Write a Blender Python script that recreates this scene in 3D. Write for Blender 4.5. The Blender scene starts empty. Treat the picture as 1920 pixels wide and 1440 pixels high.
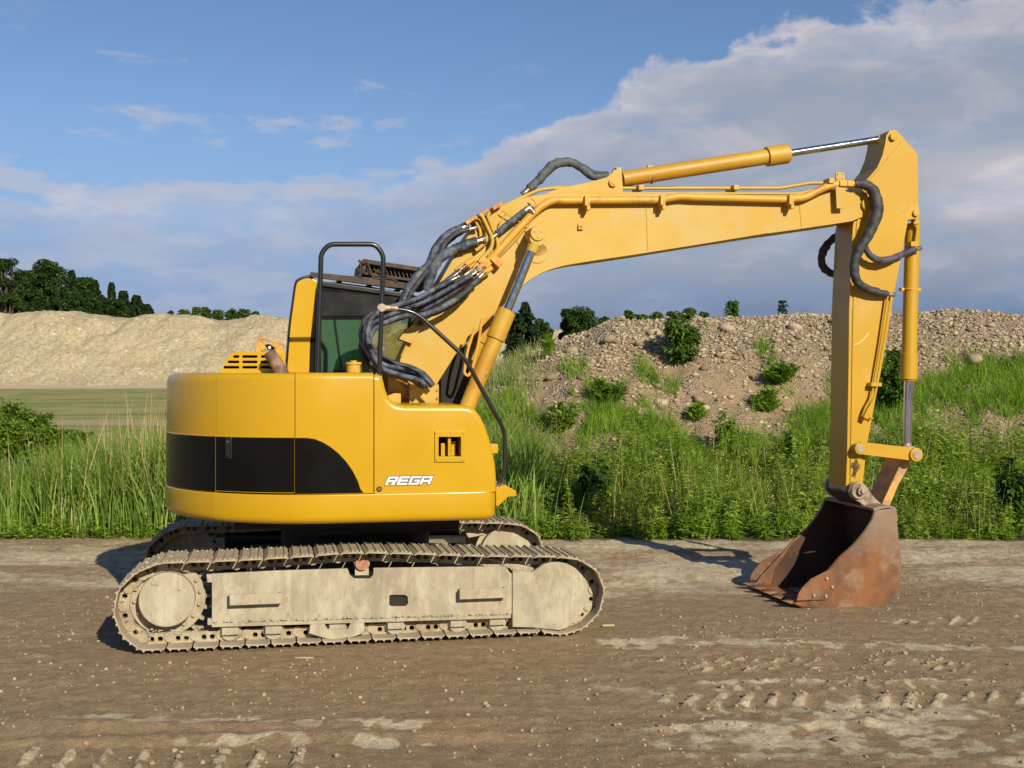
import bpy, bmesh, math, random
import numpy as np
from mathutils import Vector, Matrix
R = math.radians
C = bpy.context.scene.collection
scn = bpy.context.scene
rng = np.random.default_rng(7); random.seed(7)

# ------------------------------------------------------------------ camera
F, HOR, CH = 2200.0, 700.0, 1.95          # focal length and horizon in pixels of a 1920 wide frame, eye height
cam = bpy.data.cameras.new('camera'); co = bpy.data.objects.new('camera', cam); C.objects.link(co)
co.location = (0, 0, CH); co.rotation_euler = (R(90), 0, 0)
cam.sensor_width = 36; cam.lens = 36 * F / 1920; cam.shift_y = -(720 - HOR) / 1920
cam.clip_start = 0.1; cam.clip_end = 5000
scn.camera = co
# ------------------------------------------------------------------ light
SUN_AZ, SUN_EL = 28.0, 28.0               # shadows fall 28 deg left of straight away from the camera
dirn = Vector((-math.sin(R(SUN_AZ)) * math.cos(R(SUN_EL)), math.cos(R(SUN_AZ)) * math.cos(R(SUN_EL)), -math.sin(R(SUN_EL))))
sl = bpy.data.lights.new('sun', 'SUN'); so = bpy.data.objects.new('sun', sl); C.objects.link(so)
sl.energy = 5.0; sl.angle = R(0.5); sl.color = (1.0, 0.89, 0.68)
so.location = (10, -10, 20); so.rotation_euler = dirn.to_track_quat('-Z', 'Y').to_euler()
scn.view_settings.view_transform = 'Standard'; scn.view_settings.look = 'None'
scn.view_settings.exposure = 0.25; scn.view_settings.gamma = 1.0
scn.render.resolution_x = 1024; scn.render.resolution_y = 768

# ------------------------------------------------------------------ node helpers
def nd(t, typ, **kw):
    n = t.nodes.new(typ)
    for k, v in kw.items():
        if hasattr(n, k): setattr(n, k, v)
    return n
def setin(t, n, key, val):
    s = n.inputs[key]
    if hasattr(val, 'is_output') or isinstance(val, bpy.types.NodeSocket): t.links.new(val, s)
    else:
        if isinstance(val, tuple) and len(val) == 3 and s.type == 'RGBA': val = (*val, 1)
        s.default_value = val
def mth(t, op, a, b=0.0, c=None, clamp=False):
    n = nd(t, 'ShaderNodeMath', operation=op); n.use_clamp = clamp
    setin(t, n, 0, a); setin(t, n, 1, b)
    if c is not None: setin(t, n, 2, c)
    return n.outputs[0]
def sstep(t, x, a, b):
    n = nd(t, 'ShaderNodeMapRange', interpolation_type='SMOOTHSTEP'); n.clamp = True
    setin(t, n, 0, x); n.inputs[1].default_value = a; n.inputs[2].default_value = b
    return n.outputs[0]
def mixc(t, f, a, b, bt='MIX'):
    n = nd(t, 'ShaderNodeMix', data_type='RGBA', blend_type=bt)
    setin(t, n, 0, f); setin(t, n, 6, a); setin(t, n, 7, b)
    return n.outputs[2]
def noise(t, vec, scale, detail=4, rough=0.55, dist=0.0):
    n = nd(t, 'ShaderNodeTexNoise'); setin(t, n, 'Vector', vec)
    n.inputs['Scale'].default_value = scale; n.inputs['Detail'].default_value = detail
    n.inputs['Roughness'].default_value = rough; n.inputs['Distortion'].default_value = dist
    return n.outputs[0]
def mapping(t, vec, scale=(1, 1, 1), loc=(0, 0, 0)):
    n = nd(t, 'ShaderNodeMapping'); setin(t, n, 0, vec)
    n.inputs['Scale'].default_value = scale; n.inputs['Location'].default_value = loc
    return n.outputs[0]

# ------------------------------------------------------------------ world: sky with a cloud bank, laid out by compass direction
def build_world():
    w = bpy.data.worlds.new('World'); scn.world = w; w.use_nodes = True
    t = w.node_tree; t.nodes.clear()
    out = nd(t, 'ShaderNodeOutputWorld'); bg = nd(t, 'ShaderNodeBackground')
    sky = nd(t, 'ShaderNodeTexSky', sky_type='NISHITA'); sky.sun_disc = False
    sky.sun_elevation = R(SUN_EL); sky.sun_rotation = math.atan2(-dirn.x, -dirn.y)
    sky.air_density = 1.0; sky.dust_density = 0.3; sky.ozone_density = 3.0
    S = 0.08
    tc = nd(t, 'ShaderNodeTexCoord'); sp = nd(t, 'ShaderNodeSeparateXYZ'); setin(t, sp, 0, tc.outputs['Generated'])
    x, y, z = sp.outputs
    az = mth(t, 'ARCTAN2', x, y)
    hl = mth(t, 'SQRT', mth(t, 'ADD', mth(t, 'MULTIPLY', x, x), mth(t, 'MULTIPLY', y, y)))
    te = mth(t, 'DIVIDE', z, mth(t, 'MAXIMUM', hl, 0.05))
    cv = nd(t, 'ShaderNodeCombineXYZ'); setin(t, cv, 0, az); setin(t, cv, 1, te); cv = cv.outputs[0]
    def curve(pts):                        # az (radians, -0.5..0.5) -> value
        n = nd(t, 'ShaderNodeFloatCurve'); c = n.mapping.curves[0]
        while len(c.points) > 2: c.points.remove(c.points[1])
        c.points[0].location = (0, pts[0][1]); c.points[1].location = (1, pts[-1][1])
        for px, v in pts[1:-1]: c.points.new(px, v)
        n.mapping.update()
        setin(t, n, 'Value', mth(t, 'ADD', az, 0.5, clamp=True)); return n.outputs[0]
    a = lambda px: (px - 960) / 2200 + 0.5
    edge = curve([(0, .155), (a(0), .150), (a(300), .155), (a(600), .172), (a(900), .192), (a(1130), .232), (a(1240), .262), (a(1560), .288), (a(1900), .318), (1, .335)])
    dens = curve([(0, .25), (a(0), .28), (a(450), .45), (a(800), .78), (a(1050), .98), (a(1250), 1.0), (1, 1.0)])
    n1 = noise(t, mapping(t, cv, (1, 1.6, 1), (1.1, .4, 0)), 13, 8, .56, .25)
    n2 = noise(t, mapping(t, cv, (1, 2.6, 1), (3.3, .9, 0)), 5, 7, .55, .2)
    n3 = noise(t, mapping(t, cv, (1, 4.5, 1), (7.3, 2.1, 0)), 9, 9, .6, .3)
    d = mth(t, 'SUBTRACT', edge, te)
    d = mth(t, 'ADD', d, mth(t, 'MULTIPLY', mth(t, 'SUBTRACT', n1, .5), .12))
    d = mth(t, 'ADD', d, mth(t, 'MULTIPLY', mth(t, 'SUBTRACT', n2, .5), .05))
    cov = sstep(t, d, -0.002, 0.014)
    wisp = sstep(t, n3, .40, .62)
    # thin on the left, solid on the right
    thick = mth(t, 'MULTIPLY', cov, mth(t, 'MULTIPLY_ADD', dens, .75, mth(t, 'MULTIPLY', wisp, .38), clamp=True), clamp=True)
    # loose small clouds above the bank
    lo = sstep(t, mth(t, 'SUBTRACT', noise(t, mapping(t, cv, (1, 3.2, 1), (2.45, 5.3, 0)), 11, 6, .55, .2), mth(t, 'MULTIPLY', mth(t, 'SUBTRACT', te, .2), .8)), .535, .66)
    lo = mth(t, 'MULTIPLY', lo, mth(t, 'MULTIPLY', sstep(t, te, .31, .22), mth(t, 'MULTIPLY', sstep(t, az, .10, -.10), .62)))
    # lighting of the cloud: bright on the rim, grey inside, slate at the base
    rim = sstep(t, d, .055, .0)
    puff = sstep(t, noise(t, mapping(t, cv, (1, 2.0, 1), (.2, .7, 0)), 10, 8, .55, .35), .44, .70)
    patch = mth(t, 'MULTIPLY', sstep(t, mth(t, 'ABSOLUTE', mth(t, 'SUBTRACT', az, .40)), .10, .02),
                sstep(t, mth(t, 'ABSOLUTE', mth(t, 'SUBTRACT', te, .150)), .045, .01))
    lit = mth(t, 'MAXIMUM', mth(t, 'MULTIPLY', rim, mth(t, 'MULTIPLY_ADD', puff, .6, .5)), mth(t, 'MULTIPLY', puff, .42), clamp=True)
    lit = mth(t, 'MAXIMUM', lit, mth(t, 'MULTIPLY', patch, mth(t, 'MULTIPLY_ADD', puff, .75, .45)), clamp=True)
    low = sstep(t, mth(t, 'ADD', te, mth(t, 'MULTIPLY', mth(t, 'SUBTRACT', n3, .5), .05)), .105, .030)
    grey = mixc(t, low, (.335, .375, .465, 1), (.150, .215, .350, 1))
    right = sstep(t, az, -.25, .25)
    grey = mixc(t, mth(t, 'MULTIPLY', mth(t, 'SUBTRACT', 1.0, right), .8), grey, (.33, .42, .62, 1))
    lit = mth(t, 'MULTIPLY', lit, mth(t, 'SUBTRACT', 1.0, mth(t, 'MULTIPLY', low, .8)))
    cl = mixc(t, lit, grey, (.68, .63, .66, 1))
    behind = sstep(t, mth(t, 'ABSOLUTE', az), .8, 1.5)     # clouds beside and behind the camera darkened to cut ambient fill
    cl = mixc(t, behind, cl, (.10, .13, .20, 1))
    k = .84 / S
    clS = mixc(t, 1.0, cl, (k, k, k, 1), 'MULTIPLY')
    loS = mixc(t, 1.0, (.50, .52, .62, 1), (k, k, k, 1), 'MULTIPLY')
    # clear air: the physical sky, with a touch of veil near the horizon
    clear = mixc(t, 1.0, sky.outputs[0], (.84, .90, 1.03, 1), 'MULTIPLY')
    base = mixc(t, sstep(t, te, .24, .02), clear, (.235 * k, .365 * k, .62 * k, 1))
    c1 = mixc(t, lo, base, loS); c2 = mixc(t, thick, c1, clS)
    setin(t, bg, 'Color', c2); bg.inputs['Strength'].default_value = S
    t.links.new(bg.outputs[0], out.inputs[0])
build_world()

# ------------------------------------------------------------------ materials
MATS = {}
def mat(name, col, rough=.6, metal=0.0, col2=None, scale=2.0, lo=.45, hi=.62, amt=1.0, bump=0.0, bscale=30, chip=None, coat=0.0, dust=None, stretch=(1, 1, 1), spec=.5, zmix=None):
    if name in MATS: return MATS[name]
    m = bpy.data.materials.new(name); m.use_nodes = True; t = m.node_tree
    p = t.nodes['Principled BSDF']; tc = nd(t, 'ShaderNodeTexCoord'); v = mapping(t, tc.outputs['Object'], stretch)
    c = (*col, 1); f = noise(t, v, scale, 6, .6, .3)
    src = mixc(t, mth(t, 'MULTIPLY', sstep(t, f, lo, hi), amt), c, (*(col2 or tuple(q * .86 for q in col)), 1))
    if zmix:                               # wear that belongs to a height band of the part
        sp = nd(t, 'ShaderNodeSeparateXYZ'); setin(t, sp, 0, tc.outputs['Object'])
        zz = mth(t, 'ADD', sp.outputs[2], mth(t, 'MULTIPLY', mth(t, 'SUBTRACT', noise(t, v, 5, 5, .6), .5), .5))
        src = mixc(t, mth(t, 'MULTIPLY', sstep(t, zz, zmix[1], zmix[2]), zmix[3]), src, (*zmix[0], 1))
    rr = mth(t, 'MULTIPLY_ADD', noise(t, v, scale * 3, 5), .25, rough - .12, clamp=True)
    if dust:                               # pale dust film
        g = sstep(t, noise(t, v, dust[1], 7, .65), dust[2], dust[2] + .22)
        src = mixc(t, mth(t, 'MULTIPLY', g, dust[3]), src, (*dust[0], 1))
    if name.startswith('dusty') or name.startswith('worn_shoe'):   # dried mud splashes with crisp rims
        sm = noise(t, mapping(t, v, (1, 1, 1.3)), 7, 10, .78, .6); c_a = sstep(t, sm, .50, .54); c_b = sstep(t, noise(t, mapping(t, v, (2.4, 2.4, .35), (3, 1, 2)), 6, 8, .75), .53, .62)
        src = mixc(t, mth(t, 'MULTIPLY', c_a, .25), src, (.56, .49, .36, 1)); src = mixc(t, mth(t, 'MULTIPLY', c_b, .38), src, (.25, .205, .145, 1))
        src = mixc(t, mth(t, 'MULTIPLY', sstep(t, noise(t, v, 42, 5, .8), .56, .66), .35), src, (.22, .17, .11, 1))
    if chip:                               # (colour, scale, threshold)
        g = sstep(t, noise(t, v, chip[1], 8, .7), chip[2], chip[2] + .03)
        src = mixc(t, g, src, (*chip[0], 1))
    setin(t, p, 'Base Color', src); setin(t, p, 'Roughness', rr); p.inputs['Metallic'].default_value = metal
    p.inputs['Coat Weight'].default_value = coat; p.inputs['Coat Roughness'].default_value = .12
    p.inputs['Specular IOR Level'].default_value = spec
    if bump:
        b = nd(t, 'ShaderNodeBump'); b.inputs['Strength'].default_value = bump; b.inputs['Distance'].default_value = .01
        setin(t, b, 'Height', noise(t, v, bscale, 6, .65)); t.links.new(b.outputs[0], p.inputs['Normal'])
    MATS[name] = m; return m
def glass(name, tint, alpha):
    m = bpy.data.materials.new(name); m.use_nodes = True; t = m.node_tree; t.nodes.clear()
    o = nd(t, 'ShaderNodeOutputMaterial'); tr = nd(t, 'ShaderNodeBsdfTransparent'); tr.inputs[0].default_value = (*tint, 1)
    g = nd(t, 'ShaderNodeBsdfGlossy'); g.inputs['Roughness'].default_value = .05
    df = nd(t, 'ShaderNodeBsdfDiffuse'); df.inputs[0].default_value = (tint[0] * .5, tint[1] * .5, tint[2] * .5, 1)
    a1 = nd(t, 'ShaderNodeMixShader'); a1.inputs[0].default_value = alpha; t.links.new(tr.outputs[0], a1.inputs[1]); t.links.new(df.outputs[0], a1.inputs[2])
    fr = nd(t, 'ShaderNodeFresnel'); fr.inputs[0].default_value = 1.45
    a2 = nd(t, 'ShaderNodeMixShader'); t.links.new(fr.outputs[0], a2.inputs[0]); t.links.new(a1.outputs[0], a2.inputs[1]); t.links.new(g.outputs[0], a2.inputs[2])
    t.links.new(a2.outputs[0], o.inputs[0]); return m

yel = mat('body_paint', (.49, .288, .003), .30, 0, (.44, .252, .002), 1.2, .4, .7, .5, bump=.03, bscale=6, coat=.25, dust=((.50, .34, .10), 3.0, .56, .16))
boomp = mat('boom_paint', (.48, .315, .045), .55, 0, (.46, .275, .022), 1.1, .40, .60, .9, bump=.06, bscale=40, dust=((.44, .33, .14), 2.4, .46, .55), chip=((.20, .09, .035), 14, .70))
armp = mat('arm_paint', (.47, .275, .006), .45, 0, (.43, .24, .005), 1.0, .42, .66, .6, bump=.05, bscale=40, coat=.2, dust=((.54, .40, .20), 2.2, .56, .40), chip=((.22, .10, .04), 20, .75))
cylp = mat('cylinder_paint', (.48, .29, .032), .48, 0, (.42, .215, .018), 2.2, .42, .60, .9, bump=.08, bscale=40, chip=((.15, .065, .025), 19, .655))
pipep = mat('pipe_paint', (.58, .31, .035), .5, 0, (.42, .17, .03), 5, .52, .66, .9, bump=.05, chip=((.16, .07, .03), 18, .64))
blk = mat('black_paint', (.0035, .003, .003), .30, 0, (.005, .0045, .0045), 2, spec=.22)
blkm = mat('black_tube', (.012, .012, .014), .35, 0, coat=.3)
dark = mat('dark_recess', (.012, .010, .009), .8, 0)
rub = mat('hose_wrap', (.075, .100, .150), .62, 0, (.022, .028, .042), 16, .42, .56, .95, bump=.8, bscale=28, dust=((.30, .29, .27), 9, .50, .55))
rubb = mat('hose_wrap_grey', (.050, .046, .052), .62, 0, (.022, .021, .026), 14, .42, .6, .9, bump=.6, bscale=35, dust=((.16, .14, .13), 8, .55, .5))
chrome = mat('chrome_rod', (.72, .73, .76), .16, 1.0, (.6, .6, .62), 6)
steel = mat('fitting_steel', (.45, .42, .38), .4, .9, (.22, .15, .10), 20)
trk = mat('dusty_track_steel', (.38, .32, .215), .85, 0, (.25, .19, .115), 5, .40, .62, .9, bump=.5, bscale=60, dust=((.52, .44, .30), 12, .5, .6), chip=((.12, .085, .05), 20, .64))
frm = mat('dusty_frame_steel', (.36, .315, .23), .85, 0, (.28, .24, .175), 2.6, .40, .62, .9, bump=.35, bscale=45, dust=((.50, .46, .37), 6, .46, .6), chip=((.24, .17, .10), 10, .645), stretch=(1, 1, .45))
shoem = mat('worn_shoe_steel', (.36, .305, .22), .8, 0, (.25, .195, .13), 7, .42, .62, .9, bump=.4, bscale=60, dust=((.50, .43, .31), 14, .5, .6), chip=((.10, .07, .05), 22, .66))
rust = mat('rusty_bucket_steel', (.215, .082, .026), .7, 0, (.105, .050, .027), 2.6, .40, .60, .95, bump=.45, bscale=45, dust=((.28, .215, .16), 3.6, .48, .65), chip=((.36, .15, .035), 17, .66), zmix=((.235, .190, .145), .34, .85, .85))
inner = mat('shaded_bucket_steel', (.085, .036, .018), .85, 0, (.045, .025, .016), 4)  # darker rust: the shade inside the bucket is put into the colour
linkp = mat('worn_link_paint', (.54, .31, .08), .6, 0, (.34, .20, .11), 9, .46, .60, .9, bump=.2, chip=((.16, .08, .04), 22, .62))
wornst = mat('worn_pin_steel', (.36, .29, .22), .5, .3, (.20, .13, .09), 12)
redst = mat('rusty_roller_end', (.42, .22, .13), .8, 0, (.30, .14, .08), 20, bump=.3)
roofm = mat('brown_guard_steel', (.045, .030, .022), .65, .2, (.085, .050, .030), 9, .45, .62, .8, bump=.2)
white = mat('white_letter', (.85, .85, .85), .5)
lettered = mat('dark_letter_edge', (.12, .10, .12), .5)
exh = mat('rusty_exhaust', (.14, .085, .062), .75, .2, (.30, .19, .13), 8)
glg = glass('green_glass', (.20, .42, .27), .35); glc = glass('clear_glass', (.86, .88, .72), .08); gld = glass('dark_glass', (.10, .11, .11), .6)

# ------------------------------------------------------------------ mesh helpers
def link(o, parent=None):
    C.objects.link(o)
    if parent is not None: o.parent = parent
    return o
def tag(o, label=None, cat=None, group=None, kind=None):
    if label: o['label'] = label
    if cat: o['category'] = cat
    if group: o['group'] = group
    if kind: o['kind'] = kind
    return o
def mk(name, V, Fc, m, parent=None, smooth=40, bev=0, seg=2, bang=35):
    me = bpy.data.meshes.new(name); me.from_pydata([tuple(v) for v in V], [], Fc); me.materials.append(m)
    bm = bmesh.new(); bm.from_mesh(me); bmesh.ops.recalc_face_normals(bm, faces=bm.faces); bm.to_mesh(me); bm.free()
    if smooth:
        me.polygons.foreach_set('use_smooth', [True] * len(me.polygons)); me.set_sharp_from_angle(angle=R(smooth))
    o = bpy.data.objects.new(name, me); link(o, parent)
    if bev:
        b = o.modifiers.new('bevel', 'BEVEL'); b.width = bev; b.segments = seg; b.limit_method = 'ANGLE'; b.angle_limit = R(bang)
        me.polygons.foreach_set('use_smooth', [True] * len(me.polygons)); b.harden_normals = True
    return o
class G:
    def __init__(s): s.v = []; s.f = []
    def add(s, V, Fc):
        n = len(s.v); s.v += [Vector(v) for v in V]; s.f += [[i + n for i in q] for q in Fc]; return s
    def box(s, c, d, M=None):
        V = [Vector((x * d[0] / 2, y * d[1] / 2, z * d[2] / 2)) for x in (-1, 1) for y in (-1, 1) for z in (-1, 1)]
        if M is not None: V = [M @ v for v in V]
        return s.add([v + Vector(c) for v in V], [(0, 1, 3, 2), (4, 6, 7, 5), (0, 4, 5, 1), (2, 3, 7, 6), (0, 2, 6, 4), (1, 5, 7, 3)])
    def cyl(s, a, b, r0, r1=None, n=24, caps=True):
        a = Vector(a); b = Vector(b); r1 = r0 if r1 is None else r1
        d = (b - a).normalized(); q = d.orthogonal().normalized(); w = d.cross(q)
        V = []
        for c, r in ((a, r0), (b, r1)):
            V += [c + (q * math.cos(2 * math.pi * i / n) + w * math.sin(2 * math.pi * i / n)) * r for i in range(n)]
        Fc = [(i, (i + 1) % n, n + (i + 1) % n, n + i) for i in range(n)]
        if caps: Fc += [tuple(range(n))[::-1], tuple(range(n, 2 * n))]
        return s.add(V, Fc)
    def prism(s, poly, v0, v1):            # poly in (x,z), extruded in y
        n = len(poly); V = [(p[0], v0, p[1]) for p in poly] + [(p[0], v1, p[1]) for p in poly]
        return s.add(V, [tuple(range(n)), tuple(range(2 * n - 1, n - 1, -1))] + [(i, i + n, (i + 1) % n + n, (i + 1) % n) for i in range(n)])
    def slab(s, poly, z0, z1):             # poly in (x,y), extruded in z
        n = len(poly); V = [(p[0], p[1], z0) for p in poly] + [(p[0], p[1], z1) for p in poly]
        return s.add(V, [tuple(range(n)), tuple(range(2 * n - 1, n - 1, -1))] + [(i, i + n, (i + 1) % n + n, (i + 1) % n) for i in range(n)])
    def tube(s, pts, r, n=10, lump=0, res=6, seed=0, closed_caps=True):
        P = smooth_path(pts, res) if res > 1 else [Vector(p) for p in pts]
        rr = random.Random(seed); V = []; q = None
        ph = rr.uniform(0, 6)
        for i, p in enumerate(P):
            d = (P[min(i + 1, len(P) - 1)] - P[max(i - 1, 0)]).normalized()
            q = d.orthogonal().normalized() if q is None else (q - d * q.dot(d)).normalized()
            w = d.cross(q)
            ra = r[min(int(i / max(1, res)), len(r) - 1)] if isinstance(r, (list, tuple)) else r
            for k in range(n):
                a = 2 * math.pi * k / n
                rad = ra * (1 + (lump * (rr.uniform(-1, 1) * .6 + .55 * math.sin(i * 1.25 + a * 1.0 + ph) + .35 * math.sin(i * 2.9 - a * 2 + ph)) if lump else 0))
                V.append(p + (q * math.cos(a) + w * math.sin(a)) * rad)
        m = len(P)
        Fc = [(i * n + k, i * n + (k + 1) % n, (i + 1) * n + (k + 1) % n, (i + 1) * n + k) for i in range(m - 1) for k in range(n)]
        if closed_caps: Fc += [tuple(range(n))[::-1], tuple(range((m - 1) * n, m * n))]
        return s.add(V, Fc)
    def obj(s, name, m, parent=None, **k): return mk(name, s.v, s.f, m, parent, **k)
def smooth_path(pts, res):
    P = [Vector(p) for p in pts]; P = [2 * P[0] - P[1]] + P + [2 * P[-1] - P[-2]]; out = []
    for i in range(1, len(P) - 2):
        a, b, c, d = P[i - 1:i + 3]
        for k in range(res):
            t = k / res
            out.append(.5 * ((2 * b) + (c - a) * t + (2 * a - 5 * b + 4 * c - d) * t * t + (3 * b - a - 3 * c + d) * t ** 3))
    out.append(P[-2]); return out
def fillet(pts, rad, n=5):                 # round the corners of an open polyline
    P = [Vector(p) for p in pts]; out = [P[0]]
    for i in range(1, len(P) - 1):
        a = (P[i - 1] - P[i]); b = (P[i + 1] - P[i]); r = min(rad, a.length * .45, b.length * .45)
        A = P[i] + a.normalized() * r; B = P[i] + b.normalized() * r
        for k in range(n + 1):
            t = k / n; out.append((1 - t) ** 2 * A + 2 * t * (1 - t) * P[i] + t * t * B)
    out.append(P[-1]); return out
def plate_holes(outer, holes, v0, v1):     # plate in the xz plane with openings
    bm = bmesh.new(); es = []
    for loop in [outer] + holes:
        vs = [bm.verts.new((p[0], v0, p[1])) for p in loop]
        es += [bm.edges.new((vs[i], vs[(i + 1) % len(vs)])) for i in range(len(vs))]
    bmesh.ops.triangle_fill(bm, edges=es, use_beauty=True)
    r = bmesh.ops.extrude_face_region(bm, geom=bm.faces[:])
    bmesh.ops.translate(bm, vec=(0, v1 - v0, 0), verts=[g for g in r['geom'] if isinstance(g, bmesh.types.BMVert)])
    bmesh.ops.recalc_face_normals(bm, faces=bm.faces)
    bm.verts.index_update(); V = [v.co.copy() for v in bm.verts]; Fc = [[v.index for v in f.verts] for f in bm.faces]; bm.free()
    return V, Fc
def rrect(x0, x1, z0, z1, r, n=4):
    o = []
    for cx, cz, a0 in ((x1 - r, z1 - r, 0), (x0 + r, z1 - r, 90), (x0 + r, z0 + r, 180), (x1 - r, z0 + r, 270)):
        o += [(cx + r * math.cos(R(a0 + 90 * k / n)), cz + r * math.sin(R(a0 + 90 * k / n))) for k in range(n + 1)]
    return o
def circ(cx, cz, r, n=28): return [(cx + r * math.cos(2 * math.pi * i / n), cz + r * math.sin(2 * math.pi * i / n)) for i in range(n)]
# ------------------------------------------------------------------ the excavator
# Traced outlines are laid on upright planes of the machine (v = distance from its centre line), so every part has its own depth.
EX, EY, TH = -1.284, 9.655, 0.2025
cT, sT = math.cos(TH), math.sin(TH)
def P(px, py, v):
    a = (px - 960) / F
    u = (a * (EY + v * cT) - EX + v * sT) / (cT - a * sT); Y = EY + u * sT + v * cT
    return Vector((u, v, CH - (py - HOR) * Y / F))
def PZ(pts, v): return [(q.x, q.z) for q in (P(x, y, v) for x, y in pts)]
def PP(pts, v): return [P(x, y, v) if not isinstance(v, (list, tuple)) else P(x, y, v[i]) for i, (x, y) in enumerate(pts)]
def projx(u, v): return 960 + F * (EX + u * cT - v * sT) / (EY + u * sT + v * cT)
ex = bpy.data.objects.new('excavator', None); C.objects.link(ex); ex.location = (EX, EY, 0); ex.rotation_euler = (0, 0, TH)
tag(ex, 'large yellow crawler excavator with dusty tracks and its rusty bucket resting on the dirt', 'excavator')

# ---- crawler tracks
outer_px = [(261, 1229), (300, 1228), (480, 1222), (660, 1217), (840, 1208), (960, 1202), (1030, 1199), (1071, 1196), (1103, 1178), (1130, 1148), (1139, 1110), (1133, 1078), (1105, 1052), (1066, 1040), (980, 1038),
            (894, 1037), (780, 1033), (664, 1031), (570, 1038), (427, 1046), (331, 1049), (279, 1054), (240, 1078), (212, 1110), (205, 1140), (214, 1175), (232, 1208)]
path = [Vector((p.x, p.z)) for p in PP(outer_px, -1.245)]
for p in path[:7]: p.y = max(.012, p.y * .25 + .012)
def closed_smooth(pts, res=12):
    n = len(pts); out = []
    for i in range(n):
        a, b, c, d = pts[i - 1], pts[i], pts[(i + 1) % n], pts[(i + 2) % n]
        for k in range(res):
            t = k / res
            out.append(.5 * ((2 * b) + (c - a) * t + (2 * a - 5 * b + 4 * c - d) * t * t + (3 * b - a - 3 * c + d) * t ** 3))
    return out
cp = closed_smooth(path); L = [0]
for i in range(len(cp)): L.append(L[-1] + (cp[(i + 1) % len(cp)] - cp[i]).length)
NSH = round(L[-1] / .177)
def at_len(s):
    s %= L[-1]; i = int(np.searchsorted(L, s, 'right')) - 1
    return cp[i].lerp(cp[(i + 1) % len(cp)], (s - L[i]) / max(1e-6, L[i + 1] - L[i]))
knots = [at_len(L[-1] * i / NSH) for i in range(NSH)]
def track_matrix(i, v):                    # local frame of link i: x along the run, z outwards
    a, b = knots[i], knots[(i + 1) % NSH]; t = (b - a).normalized(); nrm = Vector((t.y, -t.x)); c = (a + b) / 2
    return Matrix(((t.x, 0, nrm.x, c.x), (0, 1, 0, v), (t.y, 0, nrm.y, c.y), (0, 0, 0, 1)))
def shoe_mesh():
    g = G(); pl = .0875
    # plate with a curled rear lip and three grousers, outer face at z = 0
    prof = [(-pl + .004, -.016), (-pl + .016, -.009), (pl - .026, -.009), (pl - .004, -.018), (pl - .001, -.012), (pl - .018, .003), (pl - .022, .003), (pl - .026, .015), (pl - .036, .015), (pl - .042, .003),
            (.008, .003), (.004, .013), (-.007, .013), (-.011, .003), (-pl + .036, .003), (-pl + .032, .014), (-pl + .022, .014), (-pl + .018, .003), (-pl + .003, -.008)]
    g.prism([(x, z - .018) for x, z in prof], -.25, .25)
    for y in (-.205, .205):                # bolt heads
        for x in (-.035, .035): g.cyl((x, y, -.02), (x, y, -.006), .010, n=6)
    return g
def link_geo(g, M):
    for s in (-1, 1):
        y0 = s * .082
        out = rrect(-.098, .098, -.104, -.028, .034, 3)
        V, Fc = plate_holes(out, [rrect(-.036, -.002, -.080, -.042, .014, 3), rrect(.020, .056, -.080, -.042, .014, 3)], y0 - .022, y0 + .022)
        g.add([M @ Vector(v) for v in V], Fc)
        a = M @ Vector((-.078, y0 - .032, -.075)); b = M @ Vector((-.078, y0 + .032, -.075)); g.cyl(a, b, .036, n=14)
    g.cyl(M @ Vector((-.078, -.1, -.075)), M @ Vector((-.078, .1, -.075)), .026, n=10)
shoe_master = None
def build_track(side):
    global shoe_master
    v = side * .995
    g = G()
    for i in range(NSH): link_geo(g, track_matrix(i, v))
    tr = g.obj('crawler_track', trk, ex)
    for i in range(NSH):
        if shoe_master is None:
            shoe_master = shoe_mesh().obj('track_shoe', shoem, tr, bev=.003, seg=1); o = shoe_master
        else: o = shoe_master.copy(); link(o, tr)
        o.matrix_local = track_matrix(i, v) @ Matrix.Rotation(random.uniform(-.012, .012), 4, 'Y')
    return tr
build_track(-1); build_track(1)

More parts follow.
